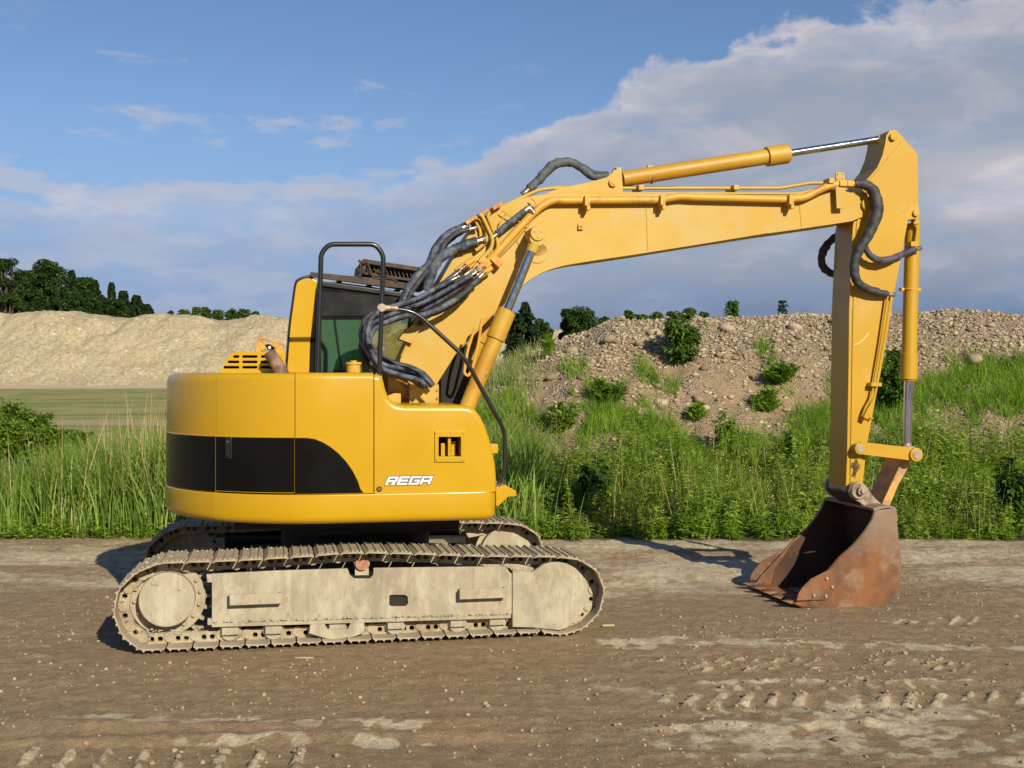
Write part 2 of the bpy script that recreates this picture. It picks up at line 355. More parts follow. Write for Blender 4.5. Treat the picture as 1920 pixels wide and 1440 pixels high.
# ---- track frames: modelled for the near side, mirrored for the far side
def build_side(side):
    S = lambda vv: vv if side < 0 else -vv     # v of the near side mirrored
    H = G()
    out = PZ([(397, 1170), (397, 1076), (520, 1070), (652, 1066), (656, 1078), (664, 1085), (694, 1085), (700, 1077), (700, 1065), (948, 1062), (953, 1075), (960, 1088), (960, 1150), (958, 1154), (700, 1160)], -1.17)
    hole = PZ([(730, 1118), (733, 1116), (758, 1116), (764, 1119), (765, 1132), (760, 1137), (733, 1137), (730, 1135)], -1.17)[::-1]
    V, Fc = plate_holes(out, [hole], S(-1.17), S(-1.145)); H.add(V, Fc)
    fr = H.obj('track_frame', frm, ex, bev=.006)
    g = G(); g.prism(PZ([(400, 1168), (400, 1080), (650, 1071), (650, 1090), (706, 1090), (706, 1070), (945, 1066), (955, 1090), (956, 1150)], -1.17), S(-1.144), S(-1.12))
    g.prism(PZ([(400, 1164), (400, 1150), (956, 1140), (956, 1150)], -1.17), S(-1.119), S(-.85))
    g.prism(PZ([(400, 1095), (400, 1085), (956, 1078), (956, 1090)], -1.17), S(-1.119), S(-.85))
    g.obj('frame_box', dark, fr)
    g = G(); g.prism(PZ([(397, 1176), (397, 1169), (958, 1153), (958, 1159)], -1.18), S(-1.185), S(-1.10)); g.obj('frame_flange', frm, fr, bev=.003)
    g = G(); g.prism(PZ([(387, 1077), (398, 1077), (398, 1092), (389, 1092)], -1.17), S(-1.175), S(-1.14)); g.prism(PZ([(389, 1160), (397, 1160), (397, 1172), (389, 1172)], -1.17), S(-1.175), S(-1.14)); g.obj('stop_block', frm, fr, bev=.003)
    # guard over the idler
    g = G(); g.prism(PZ([(961, 1176), (961, 1068), (998, 1073), (1008, 1066), (1020, 1058), (1034, 1054), (1047, 1053), (1064, 1057), (1080, 1066), (1093, 1080), (1101, 1098), (1103, 1113), (1100, 1130), (1090, 1150), (1077, 1166), (1062, 1178), (1050, 1182), (998, 1177)], -1.18), S(-1.18), S(-1.14))
    g.obj('idler_guard', frm, fr, bev=.006)
    g = G(); g.prism(PZ([(963, 1080), (955, 1066), (905, 1046), (930, 1048), (985, 1060), (1000, 1064), (1000, 1072)], -1.1), S(-1.12), S(-.95)); g.obj('tension_yoke', frm, fr, bev=.01)
    # idler wheel
    cI = P(1047, 1113, -1.1); g = G()
    g.cyl((cI.x, S(-1.10), cI.z), (cI.x, S(-.89), cI.z), .245, n=48); g.cyl((cI.x, S(-1.02), cI.z), (cI.x, S(-.97), cI.z), .285, n=48); g.cyl((cI.x, S(-1.12), cI.z), (cI.x, S(-.87), cI.z), .09)
    g.obj('idler_wheel', frm, fr, bev=.008)
    # sprocket and final drive
    cS = P(314, 1122, -1.06); teeth = []
    NT = 21
    for i in range(NT):
        for da, r in ((-.42, .248), (-.20, .262), (-.10, .300), (.10, .300), (.20, .262), (.42, .248)):
            a = 2 * math.pi * (i + da) / NT; teeth.append((cS.x + r * math.cos(a), cS.z + r * math.sin(a)))
    g = G(); g.prism(teeth, S(-1.02), S(-.97)); sp = g.obj('sprocket', frm, fr, bev=.004)
    g = G(); g.cyl((cS.x, S(-1.062), cS.z), (cS.x, S(-1.02), cS.z), .262, n=56)
    g.obj('final_drive', frm, fr, bev=.006)
    cS2 = P(313, 1124, -1.15)
    g = G(); g.cyl((cS2.x, S(-1.175), cS2.z), (cS2.x, S(-1.06), cS2.z), .192, n=56); cv = g.obj('drive_cover', frm, fr, bev=.012, seg=3)
    for i in range(16):
        a = 2 * math.pi * (i + .3) / 16; x, z = cS2.x + .226 * math.cos(a), cS2.z + .008 + .226 * math.sin(a); g = G(); g.cyl((x, S(-1.085), z), (x, S(-1.06), z), .014, n=6); g.obj('cover_bolt', frm, fr)
    for dx, dz in ((-.06, .12), (-.09, .125), (.09, .08)): g = G(); g.cyl((cS2.x + dx, S(-1.186), cS2.z + dz), (cS2.x + dx, S(-1.172), cS2.z + dz), .014, n=8); g.obj('drain_plug', frm, fr)
    # bottom rollers
    for px, py in ((432, 1180), (513, 1178), (632, 1173), (741, 1169), (858, 1165), (931, 1162)):
        c = P(px, py, -1.12); g = G(); zc = c.z - .012
        g.cyl((c.x, S(-1.115), zc), (c.x, S(-.875), zc), .078, n=28)
        g.cyl((c.x, S(-1.13), zc), (c.x, S(-1.10), zc), .068, .078, n=28)
        g.box((c.x, S(-1.135), c.z + .012), (.118, .05, .092))
        for dx in (-.036, .036): g.cyl((c.x + dx, S(-1.165), c.z - .022), (c.x + dx, S(-1.155), c.z - .022), .011, n=6)
        g.obj('track_roller', frm, fr, bev=.006)
    g = G()                               # track guide
    V, Fc = plate_holes(PZ([(580, 1185), (582, 1166), (606, 1164), (614, 1180), (652, 1180), (660, 1162), (683, 1160), (684, 1182), (684, 1186), (664, 1194), (640, 1199), (615, 1198), (596, 1193), (578, 1187)], -1.18), [], S(-1.18), S(-1.15)); g.add(V, Fc)
    g.obj('track_guide', frm, fr, bev=.004)
    c = P(679, 1057, -1.12); g = G(); g.cyl((c.x, S(-1.10), c.z), (c.x, S(-.86), c.z), .058, n=24); cr = g.obj('carrier_roller', frm, fr, bev=.006)
    g = G(); g.cyl((c.x, S(-1.125), c.z), (c.x, S(-1.10), c.z), .050, n=24); g.obj('roller_cap', redst, fr, bev=.004)
    g = G(); g.box((c.x, S(-1.05), c.z - .09), (.10, .10, .10)); g.obj('roller_bracket', frm, fr)
    for x0, x1, y0, y1 in ((430, 528, 1116, 1132), (862, 950, 1106, 1121)):   # bent bar steps
        g = G(); a = P(x0, y0, -1.24); b = P(x1, y1, -1.24); zc = (a.z + b.z) / 2; h = abs(a.z - b.z)
        g.box(((a.x + b.x) / 2, S(-1.232), zc), (b.x - a.x, .014, h)); g.box((a.x + .008, S(-1.20), zc), (.014, .062, h)); g.box((b.x - .008, S(-1.20), zc), (.014, .062, h))
        g.obj('step_bar', frm, fr, bev=.004)
    return fr
build_side(-1); build_side(1)
g = G(); g.box((0, 0, .42), (1.15, 1.0, .22)); g.box((-.72, 0, .36), (.30, 1.9, .17)); g.box((.72, 0, .36), (.30, 1.9, .17))
cf = g.obj('centre_frame', frm, ex, bev=.03)
g = G(); g.cyl((0, 0, .53), (0, 0, .80), .60, n=48); g.obj('swing_ring', dark, ex)
g = G(); z0 = P(700, 1004, -.6).z
g.slab([(-.95, -.85), (P(862, 990, -.85).x, -.85), (P(862, 990, -.85).x, .9), (-.95, .9)], .80, .92); g.slab([(-.55, -.7), (P(860, 990, -.7).x, -.7), (P(860, 990, -.7).x, .7), (-.55, .7)], .72, .80)
g.obj('base_plate', dark, ex)

# ---- upper body
VN = -1.22; AC, AR = -.27, 1.225
def arc(a0, a1, n, r=AR): return [(AC + r * math.cos(R(a0 + (a1 - a0) * i / n)), r * math.sin(R(a0 + (a1 - a0) * i / n)) * abs(VN) / AR) for i in range(n + 1)]
def ang_at(px):                           # angle on the rear arc whose point stands at that image column
    lo, hi = -180 + 10, -90.0             # near side of the arc
    for _ in range(50):
        m = (lo + hi) / 2; u, v = arc(m, m, 1)[0]
        if projx(u, v) < px: lo = m
        else: hi = m
    return (lo + hi) / 2
A405, A400, A553 = ang_at(405), ang_at(400), ang_at(553)
ZT, ZL, ZB = 1.955, 1.082, .868
def shell(name, outl, z0, z1, m, parent, inset=.30, bt=0.0, bb=0.0, seg=5):
    """Closed wall following the plan line 'outl'; the top / bottom outer edges are rounded."""
    n = len(outl); rows = []
    nr = []
    for i in range(n):
        a = Vector(outl[max(i - 1, 0)]); b = Vector(outl[min(i + 1, n - 1)]); t = (b - a).normalized(); nr.append(Vector((-t.y, t.x)))
    prof = []
    if bb: prof += [(bb * (1 - math.sin(R(90 * k / seg))), z0 + bb * (1 - math.cos(R(90 * k / seg)))) for k in range(seg + 1)]
    else: prof += [(0, z0)]
    prof += [(0, z0 + (z1 - z0) * .5)]
    if bt: prof += [(bt * (1 - math.cos(R(90 * k / seg))), z1 - bt + bt * math.sin(R(90 * k / seg))) for k in range(seg + 1)]
    else: prof += [(0, z1)]
    prof += [(inset, z1)]; prof = [(inset, z0)] + prof
    V = []
    for i in range(n):
        for off, z in prof: V.append((outl[i][0] + nr[i].x * off, outl[i][1] + nr[i].y * off, z))
    k = len(prof); Fc = [(i * k + j, (i + 1) * k + j, (i + 1) * k + (j + 1) % k, i * k + (j + 1) % k) for i in range(n - 1) for j in range(k)]
    Fc += [tuple(range(k)), tuple(range((n - 1) * k, n * k))[::-1]]
    return mk(name, V, Fc, m, parent, smooth=30)
GP = .13                                  # half seam gap in degrees
near_arc = arc(A405 + GP, A553 - GP, 14)
rear = arc(-360 + 180 - 68, A405 - GP, 40)  # from the far side round the tail
def order(pts): return pts
cw = shell('counterweight', rear, ZL + .004, ZT, yel, ex, .45, bt=.075)
door = shell('engine_door', near_arc, ZL + .012, ZT - .004, yel, ex, .30, bt=.045)
u553, u700 = P(553, 800, -1.2).x, P(700.5, 800, VN).x
sp_line = arc(A553 + GP, -90, 8) + [(u, VN) for u in (AC + .1, u700 - .001)]
side = shell('side_panel', sp_line, ZL + .004, ZT, yel, ex, .30, bt=.045)
# skirt
shell('counterweight_skirt', arc(-248, A400 - .15, 40, AR + .012), ZB, ZL, yel, ex, .5, bt=.010, bb=.060)
uf = P(932, 900, VN).x
skl = arc(A400 + .15, -90, 16, AR + .012); sv = skl[-1][1]
skl += [(uf - .10, sv)] + [(uf - .10 + .10 * math.sin(R(a)), sv + .10 * (1 - math.cos(R(a)))) for a in (15, 30, 45, 60, 75, 90)] + [(uf, sv + .75)]
shell('side_skirt', skl, ZB, ZL, yel, ex, .30, bt=.010, bb=.055)
# front tank panel
prof = PZ([(702, 930), (702, 702), (711, 702), (717, 707), (720, 717), (723, 730), (728, 743), (735, 752), (745, 758), (760, 760), (868, 760), (882, 762), (893, 769), (902, 781), (910, 797), (918, 820), (925, 846), (930, 872), (932, 900), (932, 922)], VN)
VT = -.46
g = G(); g.prism(prof, VN, VT); fp = g.obj('front_panel', yel, ex, smooth=0)
bm = bmesh.new(); bm.from_mesh(fp.data)
es = [e for e in bm.edges if all(abs(v.co.y - VN) < 1e-4 for v in e.verts) and not all(v.co.z < prof[0][1] + .03 for v in e.verts) and not all(abs(v.co.x - prof[0][0]) < .002 for v in e.verts)]
bmesh.ops.bevel(bm, geom=es, offset=.042, segments=6, profile=.5, affect='EDGES'); bmesh.ops.recalc_face_normals(bm, faces=bm.faces); bm.to_mesh(fp.data); bm.free()
def boolean_cut(o, polys, v0, v1, mname='cutter'):
    g = G()
    for p in polys: g.prism(p, v0, v1)
    c = g.obj(mname, o.data.materials[0], ex, smooth=0)
    md = o.modifiers.new('cut', 'BOOLEAN'); md.operation = 'DIFFERENCE'; md.solver = 'EXACT'; md.object = c
    bpy.context.view_layer.update(); dg = bpy.context.evaluated_depsgraph_get()
    me = bpy.data.meshes.new_from_object(o.evaluated_get(dg)); o.modifiers.remove(md); old = o.data; o.data = me
    bpy.data.meshes.remove(old); bpy.data.objects.remove(c)
    o.data.polygons.foreach_set('use_smooth', [True] * len(o.data.polygons)); o.data.set_sharp_from_angle(angle=R(30))
win = PZ([(822, 819), (864, 819), (864, 856), (822, 856)], VN)
boolean_cut(fp, [win], VN - .1, VN + .40)
g = G(); g.prism(PZ([(812, 808), (870, 808), (870, 864), (812, 864)], VN + .3), VN + .385, VN + .397); g.obj('vent_back', dark, fp)  # dark plate added as painted shade deep in the vent pocket
g = G(); V, Fc = plate_holes(PZ([(815, 808), (872, 808), (872, 866), (815, 866)], VN), [win[::-1]], VN - .012, VN + .004); g.add(V, Fc)
for x, y in ((818, 812), (868, 812), (818, 862), (868, 862)):
    c = P(x, y, VN); g.cyl((c.x, VN - .018, c.z), (c.x, VN, c.z), .006, n=6)
vf = g.obj('vent_frame', yel, fp, bev=.002)
g = G(); g.prism(PZ([(841, 819.5), (846, 819.5), (846, 855.5), (841, 855.5)], VN), VN + .02, VN + .13); g.prism(PZ([(850, 830), (858, 828), (858, 855.5), (850, 855.5)], VN), VN + .10, VN + .15); g.prism(PZ([(829, 832), (836, 832), (836, 855.5), (829, 855.5)], VN), VN + .05, VN + .09)
g.obj('vent_bars', yel, fp)
c = P(711, 917, VN); g = G(); g.cyl((c.x, VN - .004, c.z), (c.x, VN + .002, c.z), .020); g.obj('lock_ring', dark, fp); g = G(); g.cyl((c.x, VN - .010, c.z), (c.x, VN, c.z), .012); g.obj('lock', chrome, fp)
# black band: wraps the rear, tapers off along the side panel
def band(name, line, ztop, zbot, parent, off=.004, m=blk, th=.010):
    V = []; n = len(line)
    for i in range(n):
        a = Vector(line[max(i - 1, 0)]); b = Vector(line[min(i + 1, n - 1)]); t = (b - a).normalized(); nn = Vector((-t.y, t.x))
        for o_ in (-off, th - off):
            for z in (zbot(i), (zbot(i) + ztop(i)) / 2, ztop(i)): V.append((line[i][0] + nn.x * o_, line[i][1] + nn.y * o_, z))
    Fc = []
    for i in range(n - 1):
        a, b = i * 6, (i + 1) * 6
        Fc += [(a, b, b + 1, a + 1), (a + 1, b + 1, b + 2, a + 2), (a + 2, b + 2, b + 5, a + 5), (a + 5, b + 5, b + 4, a + 4), (a + 4, b + 4, b + 3, a + 3), (a + 3, b + 3, b, a)]
    return mk(name, V, Fc, m, parent, smooth=30)
def zon(py, line, i): return P(projx(*line[i]), py, line[i][1]).z
ztp = P(553, 821, -1.19).z
band('black_band', rear, lambda i: ztp, lambda i: ZL + .008, cw)
band('black_band', near_arc, lambda i: ztp, lambda i: ZL + .018, door)
bl = [p for p in arc(A553 + GP, -90, 14)] + [(AC + (P(681, 900, VN).x - AC) * k / 14, VN) for k in range(1, 15)]
cur = [(553, 821), (575, 821), (590, 823), (605, 829), (620, 838), (635, 850), (650, 866), (662, 883), (672, 903), (680, 928), (682, 932)]
def ctop(i, line=bl):
    x = projx(*line[i]); ys = np.interp(x, [c[0] for c in cur], [c[1] for c in cur]); return max(ZL + .012, P(x, ys, line[i][1]).z)
bd = band('black_band', bl, ctop, lambda i: ZL + .008, side)
# raised yellow lips above the band
lip = lambda line, off: [Vector((p[0], p[1], 0)) for p in line]
def lip_tube(name, line, zf, parent, r=.006):
    g = G(); pts = []
    for i in range(len(line)):
        a = Vector(line[max(i - 1, 0)]); b = Vector(line[min(i + 1, len(line) - 1)]); t = (b - a).normalized(); nn = Vector((-t.y, t.x))
        pts.append((line[i][0] - nn.x * .003, line[i][1] - nn.y * .003, zf(i)))
    g.tube(pts, r, 6, res=1); return g.obj(name, yel, parent)
lip_tube('band_lip', rear, lambda i: ztp + .005, cw); lip_tube('band_lip', near_arc, lambda i: ztp + .005, door)
lip_tube('band_lip', bl, lambda i: ctop(i) + .004, side)
# door handle in the band
g = G(); c = P(430, 838, -.95)
hx = arc(ang_at(430), ang_at(430), 1)[0]; hv = Vector((hx[0] - AC, hx[1])).normalized()
Mh = Matrix.Rotation(math.atan2(hv.y, hv.x), 3, 'Z'); hc = Vector((hx[0] + hv.x * .006, hx[1] + hv.y * .006, 0))
g.box((hc.x, hc.y, P(430, 840, hx[1]).z), (.012, .055, .15), Mh); g.box((hc.x + hv.x * .01, hc.y + hv.y * .01, P(430, 846, hx[1]).z), (.02, .03, .07), Mh)
g.obj('door_handle', blkm, door, bev=.004)
g = G(); c2 = Vector((hc.x + hv.x * .008, hc.y + hv.y * .008, P(430, 828, hx[1]).z)); g.cyl(c2, c2 + Vector((hv.x, hv.y, 0)) * .008, .009, n=12); g.obj('door_lock', chrome, door)
# inner mass behind the seams, and the deck
ina = arc(-248, -90, 40, AR - .05); core = ina + [(u700 + .05, VN + .05), (u700 + .05, 1.1)]
g = G(); g.slab(core, ZB + .06, ZT - .14); g.obj('body_core', dark, ex)
dk = arc(-248, -90, 40, AR - .20); dk = [(x, y) for x, y in dk] + [(u700 - .01, VN + .20), (u700 - .01, 1.0)]
g = G(); g.slab(dk, ZT - .05, ZT - .008); g.obj('deck', yel, ex, bev=.004)
g = G(); g.slab([(u700 + .02, VN + .06), (uf - .02, VN + .09), (uf - .02, 1.15), (u700 + .02, 1.15)], ZB + .05, ZL + .1); g.obj('front_floor', yel, ex)
# REGA lettering on the tank panel
def lettering():
    A = P(722, 909.5, VN); B = P(814, 909.5, VN); T = P(722, 894, VN); hgt = T.z - A.z; W = B.x - A.x; sh = .42 * hgt
    s = .21                                                        # stroke weight in letter heights
    lets = {'R': [(0, 0, s, 1), (0, 1 - s, 1, 1), (1 - s, .42, 1, 1), (0, .36, 1, .36 + s), (.58, 0, .58 + s * 1.35, .36)],
            'E': [(0, 0, s, 1), (0, 1 - s, 1, 1), (0, .40, .92, .40 + s), (0, 0, 1, s)],
            'G': [(0, 0, s, 1), (0, 1 - s, 1, 1), (0, 0, 1, s), (1 - s, 0, 1, .55), (.45, .38, 1, .38 + s)],
            'A': [(0, 0, s, 1), (0, 1 - s, 1, 1), (1 - s, 0, 1, 1), (0, .30, 1, .30 + s)]}
    lw = (W - sh) / 4 * .90
    for nm, m, gr, off in (('logo_edge', lettered, .0058, .002), ('logo', white, 0.0, .0035)):
        g = G()
        for i, ch in enumerate('REGA'):
            x0 = A.x + i * (W - sh) / 4
            for a, b, c_, d in lets[ch]:
                pts = [(a * lw - gr, b * hgt - gr), (c_ * lw + gr, b * hgt - gr), (c_ * lw + gr, d * hgt + gr), (a * lw - gr, d * hgt + gr)]
                poly = [(x0 + p[0] + p[1] * .42, A.z + p[1]) for p in pts]
                k = .00005 * len(g.f); y0 = VN - off - k
                g.add([(q[0], y0, q[1]) for q in poly], [(0, 1, 2, 3)])
        o = g.obj(nm, m, fp, smooth=0); sd = o.modifiers.new('solid', 'SOLIDIFY'); sd.thickness = .0012
lettering()
# filler cap, bracket, front steps
c = P(663, 688, -.85); g = G(); g.cyl((c.x, -.85, ZT - .02), (c.x, -.85, P(663, 684, -.85).z), .052, n=28); g.cyl((c.x, -.85, P(663, 684, -.85).z), (c.x, -.85, P(663, 679, -.85).z), .060, n=28); g.cyl((c.x, -.85, P(663, 679, -.85).z), (c.x, -.85, P(663, 676, -.85).z), .026, n=12)
g.obj('filler_cap', pipep, ex, bev=.004)
g = G(); g.prism(PZ([(929, 914), (946, 909), (967, 920), (967, 930), (952, 931), (934, 948), (929, 948)], -1.1), -1.12, -.55); g.obj('front_bracket', yel, ex, bev=.004)
g = G(); g.prism(PZ([(919, 833), (934, 833), (934, 850), (921, 850)], -1.1), -1.10, -.98); g.obj('rail_bracket', yel, ex, bev=.003)
# hood grille
vg = -.55
outl = PZ([(411, 700), (413, 695), (431, 665), (437, 662), (445, 661), (532, 663), (540, 700)], vg)
sl_ = []
for y0, y1, xs in ((666, 671, ((437, 449), (454, 483), (489, 518))), (676, 681, ((427, 449), (454, 483), (488, 520))), (686, 691, ((419, 449), (454, 483), (488, 522)))):
    for a, b in xs:
        p = PZ([(a, y1), (b, y0)], vg); sl_.append(rrect(p[0][0], p[1][0], p[0][1], p[1][1], .0105, 3))
V, Fc = plate_holes(outl, sl_, vg, vg + .008); hg = mk('hood_grille', V, Fc, yel, ex, smooth=30)
g = G(); g.prism([(x * .985 + outl[3][0] * .015, z - .006) for x, z in outl], vg + .05, vg + .7); g.obj('grille_box', dark, hg)
g = G(); g.prism([(x, z) for x, z in PZ([(431, 665), (437, 661), (445, 659), (532, 661), (532, 664), (445, 663)], vg)], vg + .009, vg + .72); g.obj('grille_top', yel, hg)
g = G(); g.tube(PP([(530, 704), (524, 690), (513, 673), (503, 659)], -.70), [.052, .05, .046, .03], 16, res=4); g.obj('exhaust_pipe', exh, ex)

# ---- cab
V1, V2 = .12, 1.12
pil = PZ([(534, 700), (536, 690), (542, 613), (553, 536), (558, 528), (566, 523), (584, 520), (596, 527), (592, 545), (582, 642), (580, 700)], V1)
g = G(); g.prism(pil, V1, V2); cab = g.obj('cab', yel, ex, bev=.012)
g = G(); g.tube(PP([(536, 700), (539, 660), (543, 610), (549, 565), (554, 532), (560, 524), (569, 520), (583, 517)], V1 - .004), .010, 6, res=3); g.obj('cab_seal', blkm, cab)
wal = PZ([(581, 700), (586, 600), (593, 545), (598, 527), (640, 530), (700, 538), (760, 550), (800, 560), (812, 600), (792, 700)], V1)
w1 = PZ([(603, 597), (602, 698), (648, 698), (649, 597)], V1); w1b = PZ([(603, 597), (680, 597), (681, 698), (602, 698)], V1); w2 = PZ([(694, 590), (790, 590), (778, 696), (694, 696)], V1)
V, Fc = plate_holes(wal, [w1b, w2], V1 + .012, V1 + .06); fr = mk('cab_frame', V, Fc, blk, cab, smooth=30)
V, Fc = plate_holes(wal, [PZ([(600, 560), (792, 575), (778, 698), (600, 698)], V1)], V2 - .05, V2); mk('cab_frame', V, Fc, blk, cab, smooth=30)
g = G(); g.prism(PZ([(598, 526), (760, 549), (800, 560), (803, 568), (760, 558), (598, 536)], V1), V1 - .01, V2); g.obj('cab_roof', blkm, cab, bev=.008)
g = G(); g.prism(w1b, V1 + .03, V1 + .036); g.obj('window', glg, cab)
g = G(); g.prism(w2, V1 + .03, V1 + .036); g.obj('window', glc, cab)
g = G(); g.prism(PZ([(600, 560), (792, 575), (778, 698), (600, 698)], V1), V2 - .03, V2 - .024); g.obj('window', glc, cab)
g = G(); g.prism(PZ([(602, 546), (785, 560), (785, 592), (602, 592)], V1), V1 + .002, V1 + .010); g.obj('sun_film', mat('black_gloss_film', (.012, .012, .012), .25), cab)
g = G(); g.tube(PP([(627, 598), (634, 650), (641, 698)], V1 + .02), .008, 6, res=2); g.obj('wiper', blkm, cab)
g = G(); g.tube(PP([(594, 700), (596, 620), (600, 548)], V1 - .005), .018, 8, res=3); g.obj('door_post', blkm, cab)
for y in (605, 621):
    c = P(595, y, V1 - .03); g = G(); g.cyl(c, c + Vector((0, .03, 0)), .009, n=8); g.obj('hinge_bolt', steel, cab)
g = G(); p0 = P(650, 698, .6); g.box((p0.x, .62, p0.z - .05), (.48, .48, .14)); g.box((p0.x - .24, .62, p0.z + .12), (.13, .46, .34), Matrix.Rotation(-.15, 3, 'Y')); g.obj('seat', dark, cab, bev=.04)
g = G(); g.slab([(P(584, 700, V1).x, V1 + .01), (P(790, 700, V1).x, V1 + .01), (P(790, 700, V1).x, V2 - .01), (P(584, 700, V1).x, V2 - .01)], 1.10, ZT - .06); g.obj('cab_base', blk, cab)
# roof guard beams and the folded louvred guard
g = G(); g.prism(PZ([(582, 510), (583, 519), (640, 527), (700, 535), (790, 545), (790, 535), (700, 521), (640, 516)], V1 - .02), V1 - .03, V1 + .02)
g.prism(PZ([(582, 510), (583, 519), (640, 527), (700, 535), (790, 545), (790, 535), (700, 521), (640, 516)], V1 - .02), V2 - .05, V2)
for x in (584, 640, 700, 760): c = P(x, 517 + (x - 584) * .1, V1); g.box((c.x, (V1 + V2) / 2, c.z), (.04, V2 - V1, .02))
rg = g.obj('roof_guard', roofm, cab, bev=.003)
g = G(); a = P(683, 500, V1); b = P(812, 519, V1); th_ = math.atan2(b.z - a.z, b.x - a.x); Mr = Matrix.Rotation(-th_, 3, 'Y')
LW = (b - a).length; mid = (a + b) / 2
for y in (V1 + .0, V2 - .04): 
    g.box((mid.x, y, mid.z + .045), (LW, .03, .035), Mr); g.box((mid.x, y, mid.z - .055), (LW, .03, .022), Mr)
g.box((a.x, (V1 + V2) / 2, a.z - .0), (.03, V2 - V1, .13), Mr); g.box((b.x, (V1 + V2) / 2, b.z), (.03, V2 - V1, .13), Mr)
NSL = 17
for i in range(NSL):
    t = (i + .5) / NSL; c = a.lerp(b, t)
    g.box((c.x, (V1 + V2) / 2 + .0, c.z + .0), (.010, V2 - V1 - .06, .115), Mr @ Matrix.Rotation(-.5, 3, 'Y'))
lg = g.obj('louvred_guard', roofm, cab, bev=.002)
g = G()
for q in ([(672, 488), (682, 493), (690, 487)], [(668, 503), (676, 510), (684, 506), (672, 518)], [(676, 492), (676, 520)], [(690, 494), (700, 520), (740, 522)], [(700, 505), (745, 528)]):
    g.tube(PP(q, V1 - .03), .010, 6, res=3)
g.obj('guard_bracket', roofm, cab)

# ---- hand rails
vr = -1.08
g = G(); g.tube(fillet(PP([(595, 701), (602, 475), (617, 458), (704, 458), (719, 478), (711, 705)], vr), .12, 6), .0185, 12, res=1); g.obj('hand_rail', blkm, ex)
g = G(); g.tube(fillet(PP([(716, 577), (777, 583), (870, 668), (925, 770), (946, 806), (947, 878), (935, 908)], [vr, vr, vr, vr + .03, vr + .05, vr + .05, vr + .05]), .10, 6), .0165, 12, res=1); g.obj('hand_rail', blkm, ex)
g = G(); c = P(715, 577, vr); g.cyl(c - Vector((0, .03, 0)), c + Vector((0, .03, 0)), .03, n=12); g.cyl(c + Vector((.0, 0, 0)), c + Vector((.12, 0, -.005)), .022, n=12); g.obj('rail_joint', wornst, ex)

# ---- boom
VB = -.20
bo = [(785, 740), (748, 700), (750, 674), (773, 624), (795, 582), (815, 545), (838, 505), (858, 470), (880, 438), (898, 412), (925, 394), (955, 380), (988, 369), (1020, 364), (1060, 363), (1180, 363), (1300, 364), (1480, 366), (1510, 361), (1541, 355), (1570, 355), (1593, 357), (1612, 362), (1632, 371), (1641, 383), (1637, 396),
      (1627, 403), (1598, 415), (1560, 421), (1525, 426), (1492, 431), (1440, 438), (1300, 460), (1208, 475), (1121, 488), (1088, 492), (1062, 497), (1033, 506), (1007, 517), (983, 534), (950, 566), (920, 596), (882, 636), (854, 665), (822, 716), (812, 740)]
g = G(); g.prism(PZ(bo, VB), VB, -VB); boom = g.obj('boom', boomp, ex, bev=.005)
c = P(1003, 446, VB - .006)
g = G(); g.cyl((c.x, VB - .008, c.z), (c.x, VB + .01, c.z), .155, n=40); g.cyl((c.x + .02, VB - .008, c.z - .12), (c.x + .02, VB + .01, c.z - .12), .09, n=30); g.obj('boss_plate', boomp, boom, bev=.003)
c = P(1009, 437, VB - .26); g = G(); g.cyl((c.x, VB - .26, c.z), (c.x, -VB + .26, c.z), .062, n=32); g.obj('cylinder_pin', boomp, boom, bev=.006)
g = G()
for a in (30, 150, 270): g.cyl((c.x + .03 * math.cos(R(a)), VB - .268, c.z + .03 * math.sin(R(a))), (c.x + .03 * math.cos(R(a)), VB - .25, c.z + .03 * math.sin(R(a))), .007, n=6)
g.obj('pin_bolts', wornst, boom)
g = G()
for px_, py_ in ((1088, 426),): c = P(px_, py_, VB); g.box((c.x, VB - .012, c.z), (.045, .024, .045))
g.obj('bracket', boomp, boom, bev=.003)
g = G(); c = P(1088, 426, VB); g.cyl((c.x, VB - .027, c.z), (c.x, VB - .02, c.z), .007, n=8); g.obj('bolt', dark, boom)
c = P(1628, 383, VB - .02); g = G(); g.cyl((c.x, VB - .03, c.z), (c.x, -VB + .03, c.z), .062, n=32); g.cyl((c.x, VB - .045, c.z), (c.x, -VB + .045, c.z), .034, n=24); g.obj('arm_pin', armp, boom, bev=.006)
for xa, ya, xb, yb in ((1211, 381, 1215, 473), (1498, 372, 1503, 428)):
    g = G(); g.tube(PP([(xa, ya), ((xa + xb) / 2, (ya + yb) / 2), (xb, yb)], VB - .001), .004, 6, res=2); g.obj('weld_seam', boomp, boom)
g = G(); g.tube(PP([(752, 668), (775, 620), (800, 578)], VB - .002), .006, 6, res=3); g.tube(PP([(860, 655), (885, 628), (925, 588), (960, 552), (1000, 520), (1040, 502), (1100, 490), (1208, 474), (1440, 436.5)], VB - .001), .0045, 6, res=3); g.obj('weld_bead', boomp, boom)
# ears carrying the arm cylinder
for y0, y1 in ((-.15, -.115), (.115, .15)):
    g = G(); g.prism(PZ([(1020, 364), (1045, 354), (1110, 340), (1138, 332), (1147, 325), (1151, 318), (1161, 318), (1166, 322), (1168, 350), (1168, 366)], -.15), y0, y1); g.obj('cylinder_ear', boomp, boom, bev=.004)
c = P(1150, 342, -.17); g = G(); g.cyl((c.x, -.175, c.z), (c.x, .175, c.z), .036, n=24); g.cyl((c.x, -.182, c.z), (c.x, .182, c.z), .02, n=16); g.obj('ear_pin', pipep, boom, bev=.004)
